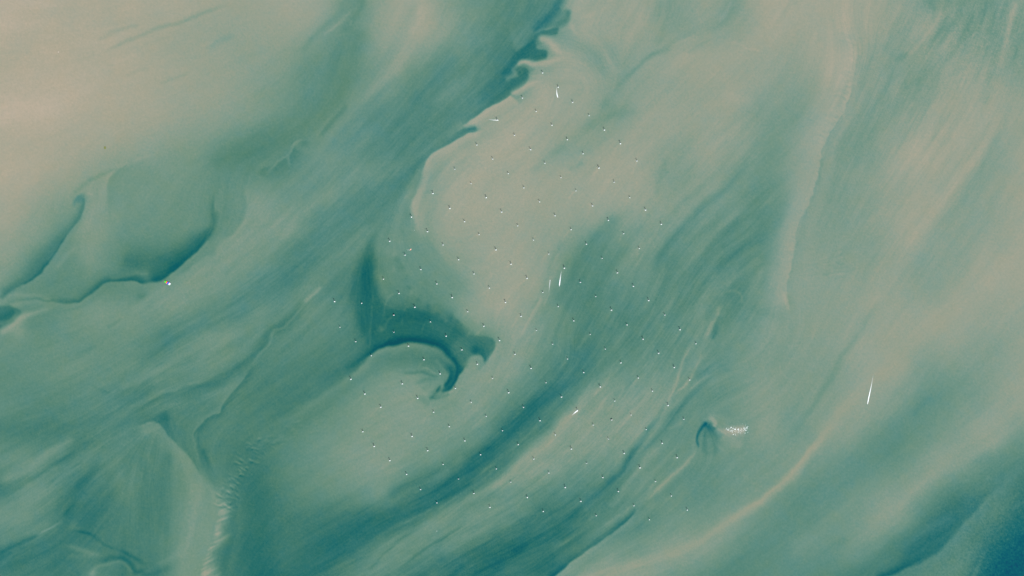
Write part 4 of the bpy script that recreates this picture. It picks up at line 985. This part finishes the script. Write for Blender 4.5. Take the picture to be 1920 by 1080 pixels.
# a barge, and an aircraft's colour-split speck given a made-up ship form
M_OLIVE = mat("olive_green_paint", (.13, .15, .035)); M_BLUE = mat("bright_blue_ghost", (.02, .06, .75)); M_RED = mat("orange_red_ghost", (.80, .13, .015)); M_GREEN = mat("bright_green_ghost", (.015, .60, .02)); M_LILAC = mat("lilac_grey_paint", (.36, .34, .42))  # blue, red and green imitate the sensor's colour-band ghosts of the aircraft
t = root("barge", "small olive-green barge on the sandy water in the north-west", "barge", ground(196.8, 277.0), .1)
b = bmesh.new(); box(b, 0, 0, 1.5, 52, 70, 5, 1.2); make("hull", b, M_OLIVE, t)
b = bmesh.new(); box(b, 6, -20, 7.5, 20, 14, 7, .6); make("deckhouse", b, M_OLIVE, t)
b = bmesh.new(); tube(b, (-8, 10, 4), (-8, 10, 16), 1.5); tube(b, (-8, 10, 15), (6, 26, 22), 1.0); make("crane", b, M_OLIVE, t)

p_s, p_n = ground(319.5, 533.2), ground(307.8, 527.0)
dv_ = p_n - p_s; L_ = dv_.length
t = root("aircraft_speck", "colour-split aircraft speck in made-up ship form, white at one end, then blue, orange, green", "aircraft", p_s + dv_ * .5, math.atan2(-dv_.x, dv_.y))
b = bmesh.new(); hull(b, L_, 66, 9, .85, -3); make("hull", b, M_DECKG, t)  # made-up hull under the speck's colours
def stack(nm, y0, y1, mm_, hgt, w=62):  # blocks for one colour ghost; their stacked cargo form is made up
    b = bmesh.new(); cw = (w - 2) / 7; n = max(1, int((y1 - y0) / 13))
    for i in range(7):
        for j in range(n):
            ly = (y1 - y0) / n
            box(b, -w / 2 + 1 + cw * (i + .5), y0 + ly * (j + .5), 10 + hgt / 2 + tr.uniform(-1.2, 1.2), cw - .3, ly - .4, hgt)
    make(nm, b, mm_, t)
y_ = -L_ / 2
b = bmesh.new(); box(b, 0, y_ + 28, 20, 56, 46, 22, 1.5); box(b, 0, y_ + 30, 34, 70, 16, 6, .6); box(b, 0, y_ + 16, 33, 18, 14, 9, 1.0); make("white_speck_block", b, M_HULL, t)  # white aircraft spot, shaped as a made-up ship's superstructure
stack("colour_ghost_block", y_ + 56, y_ + 96, M_BLUE, 12)
stack("colour_ghost_block", y_ + 99, y_ + 138, M_RED, 12, 56)
stack("colour_ghost_block", y_ + 141, y_ + 182, M_GREEN, 12, 54)

# ------------------------------------------------------------------ surf breaking on the shoal
b = bmesh.new(); fo = random.Random(21)
for k in range(190):
    u = fo.random(); x = 1361 + 40 * u ** .8 + fo.gauss(0, 2); yc = 805 + 2.5 * math.sin(u * 4) ; y = yc + fo.gauss(0, 3.4 if u > .3 else 1.8)
    big = fo.random() < .16
    r = fo.uniform(9, 17) if big else fo.uniform(3, 8)
    c = ground(x, y); n = fo.randint(7, 10); a0 = fo.uniform(0, 6); el = fo.uniform(.45, .9); an = fo.uniform(-.9, .3)
    top = b.verts.new((c.x, c.y, 1.6 if big else .9)); ring = []
    for j in range(n):
        aa = a0 + 2 * math.pi * j / n; rr = r * fo.uniform(.6, 1.15); X, Y = rr * math.cos(aa), rr * el * math.sin(aa)
        ring.append(b.verts.new((c.x + X * math.cos(an) - Y * math.sin(an), c.y + X * math.sin(an) + Y * math.cos(an), .25)))
    for j in range(n): b.faces.new((ring[j], ring[(j + 1) % n], top))
for cx_, cy_, r in ((1371, 801.5, 22), (1378.5, 805, 26), (1384, 805, 21), (1395, 804, 13), (1397, 812, 13), (1375, 814.5, 14), (1379, 815.5, 11), (1366, 807, 9), (1385, 810.5, 11), (1399, 807, 10)):
    c = ground(cx_, cy_); top = b.verts.new((c.x, c.y, 2)); ring = [b.verts.new((c.x + r * fo.uniform(.7, 1.3) * math.cos(2 * math.pi * j / 9), c.y + r * .7 * fo.uniform(.7, 1.3) * math.sin(2 * math.pi * j / 9), .3)) for j in range(9)]
    for j in range(9): b.faces.new((ring[j], ring[(j + 1) % 9], top))
surf = make("breaking_surf", b, M_FOAM); surf["kind"] = "stuff"; surf["label"] = "white surf breaking over a shallow shoal beside the blue scour"; surf["category"] = "surf"
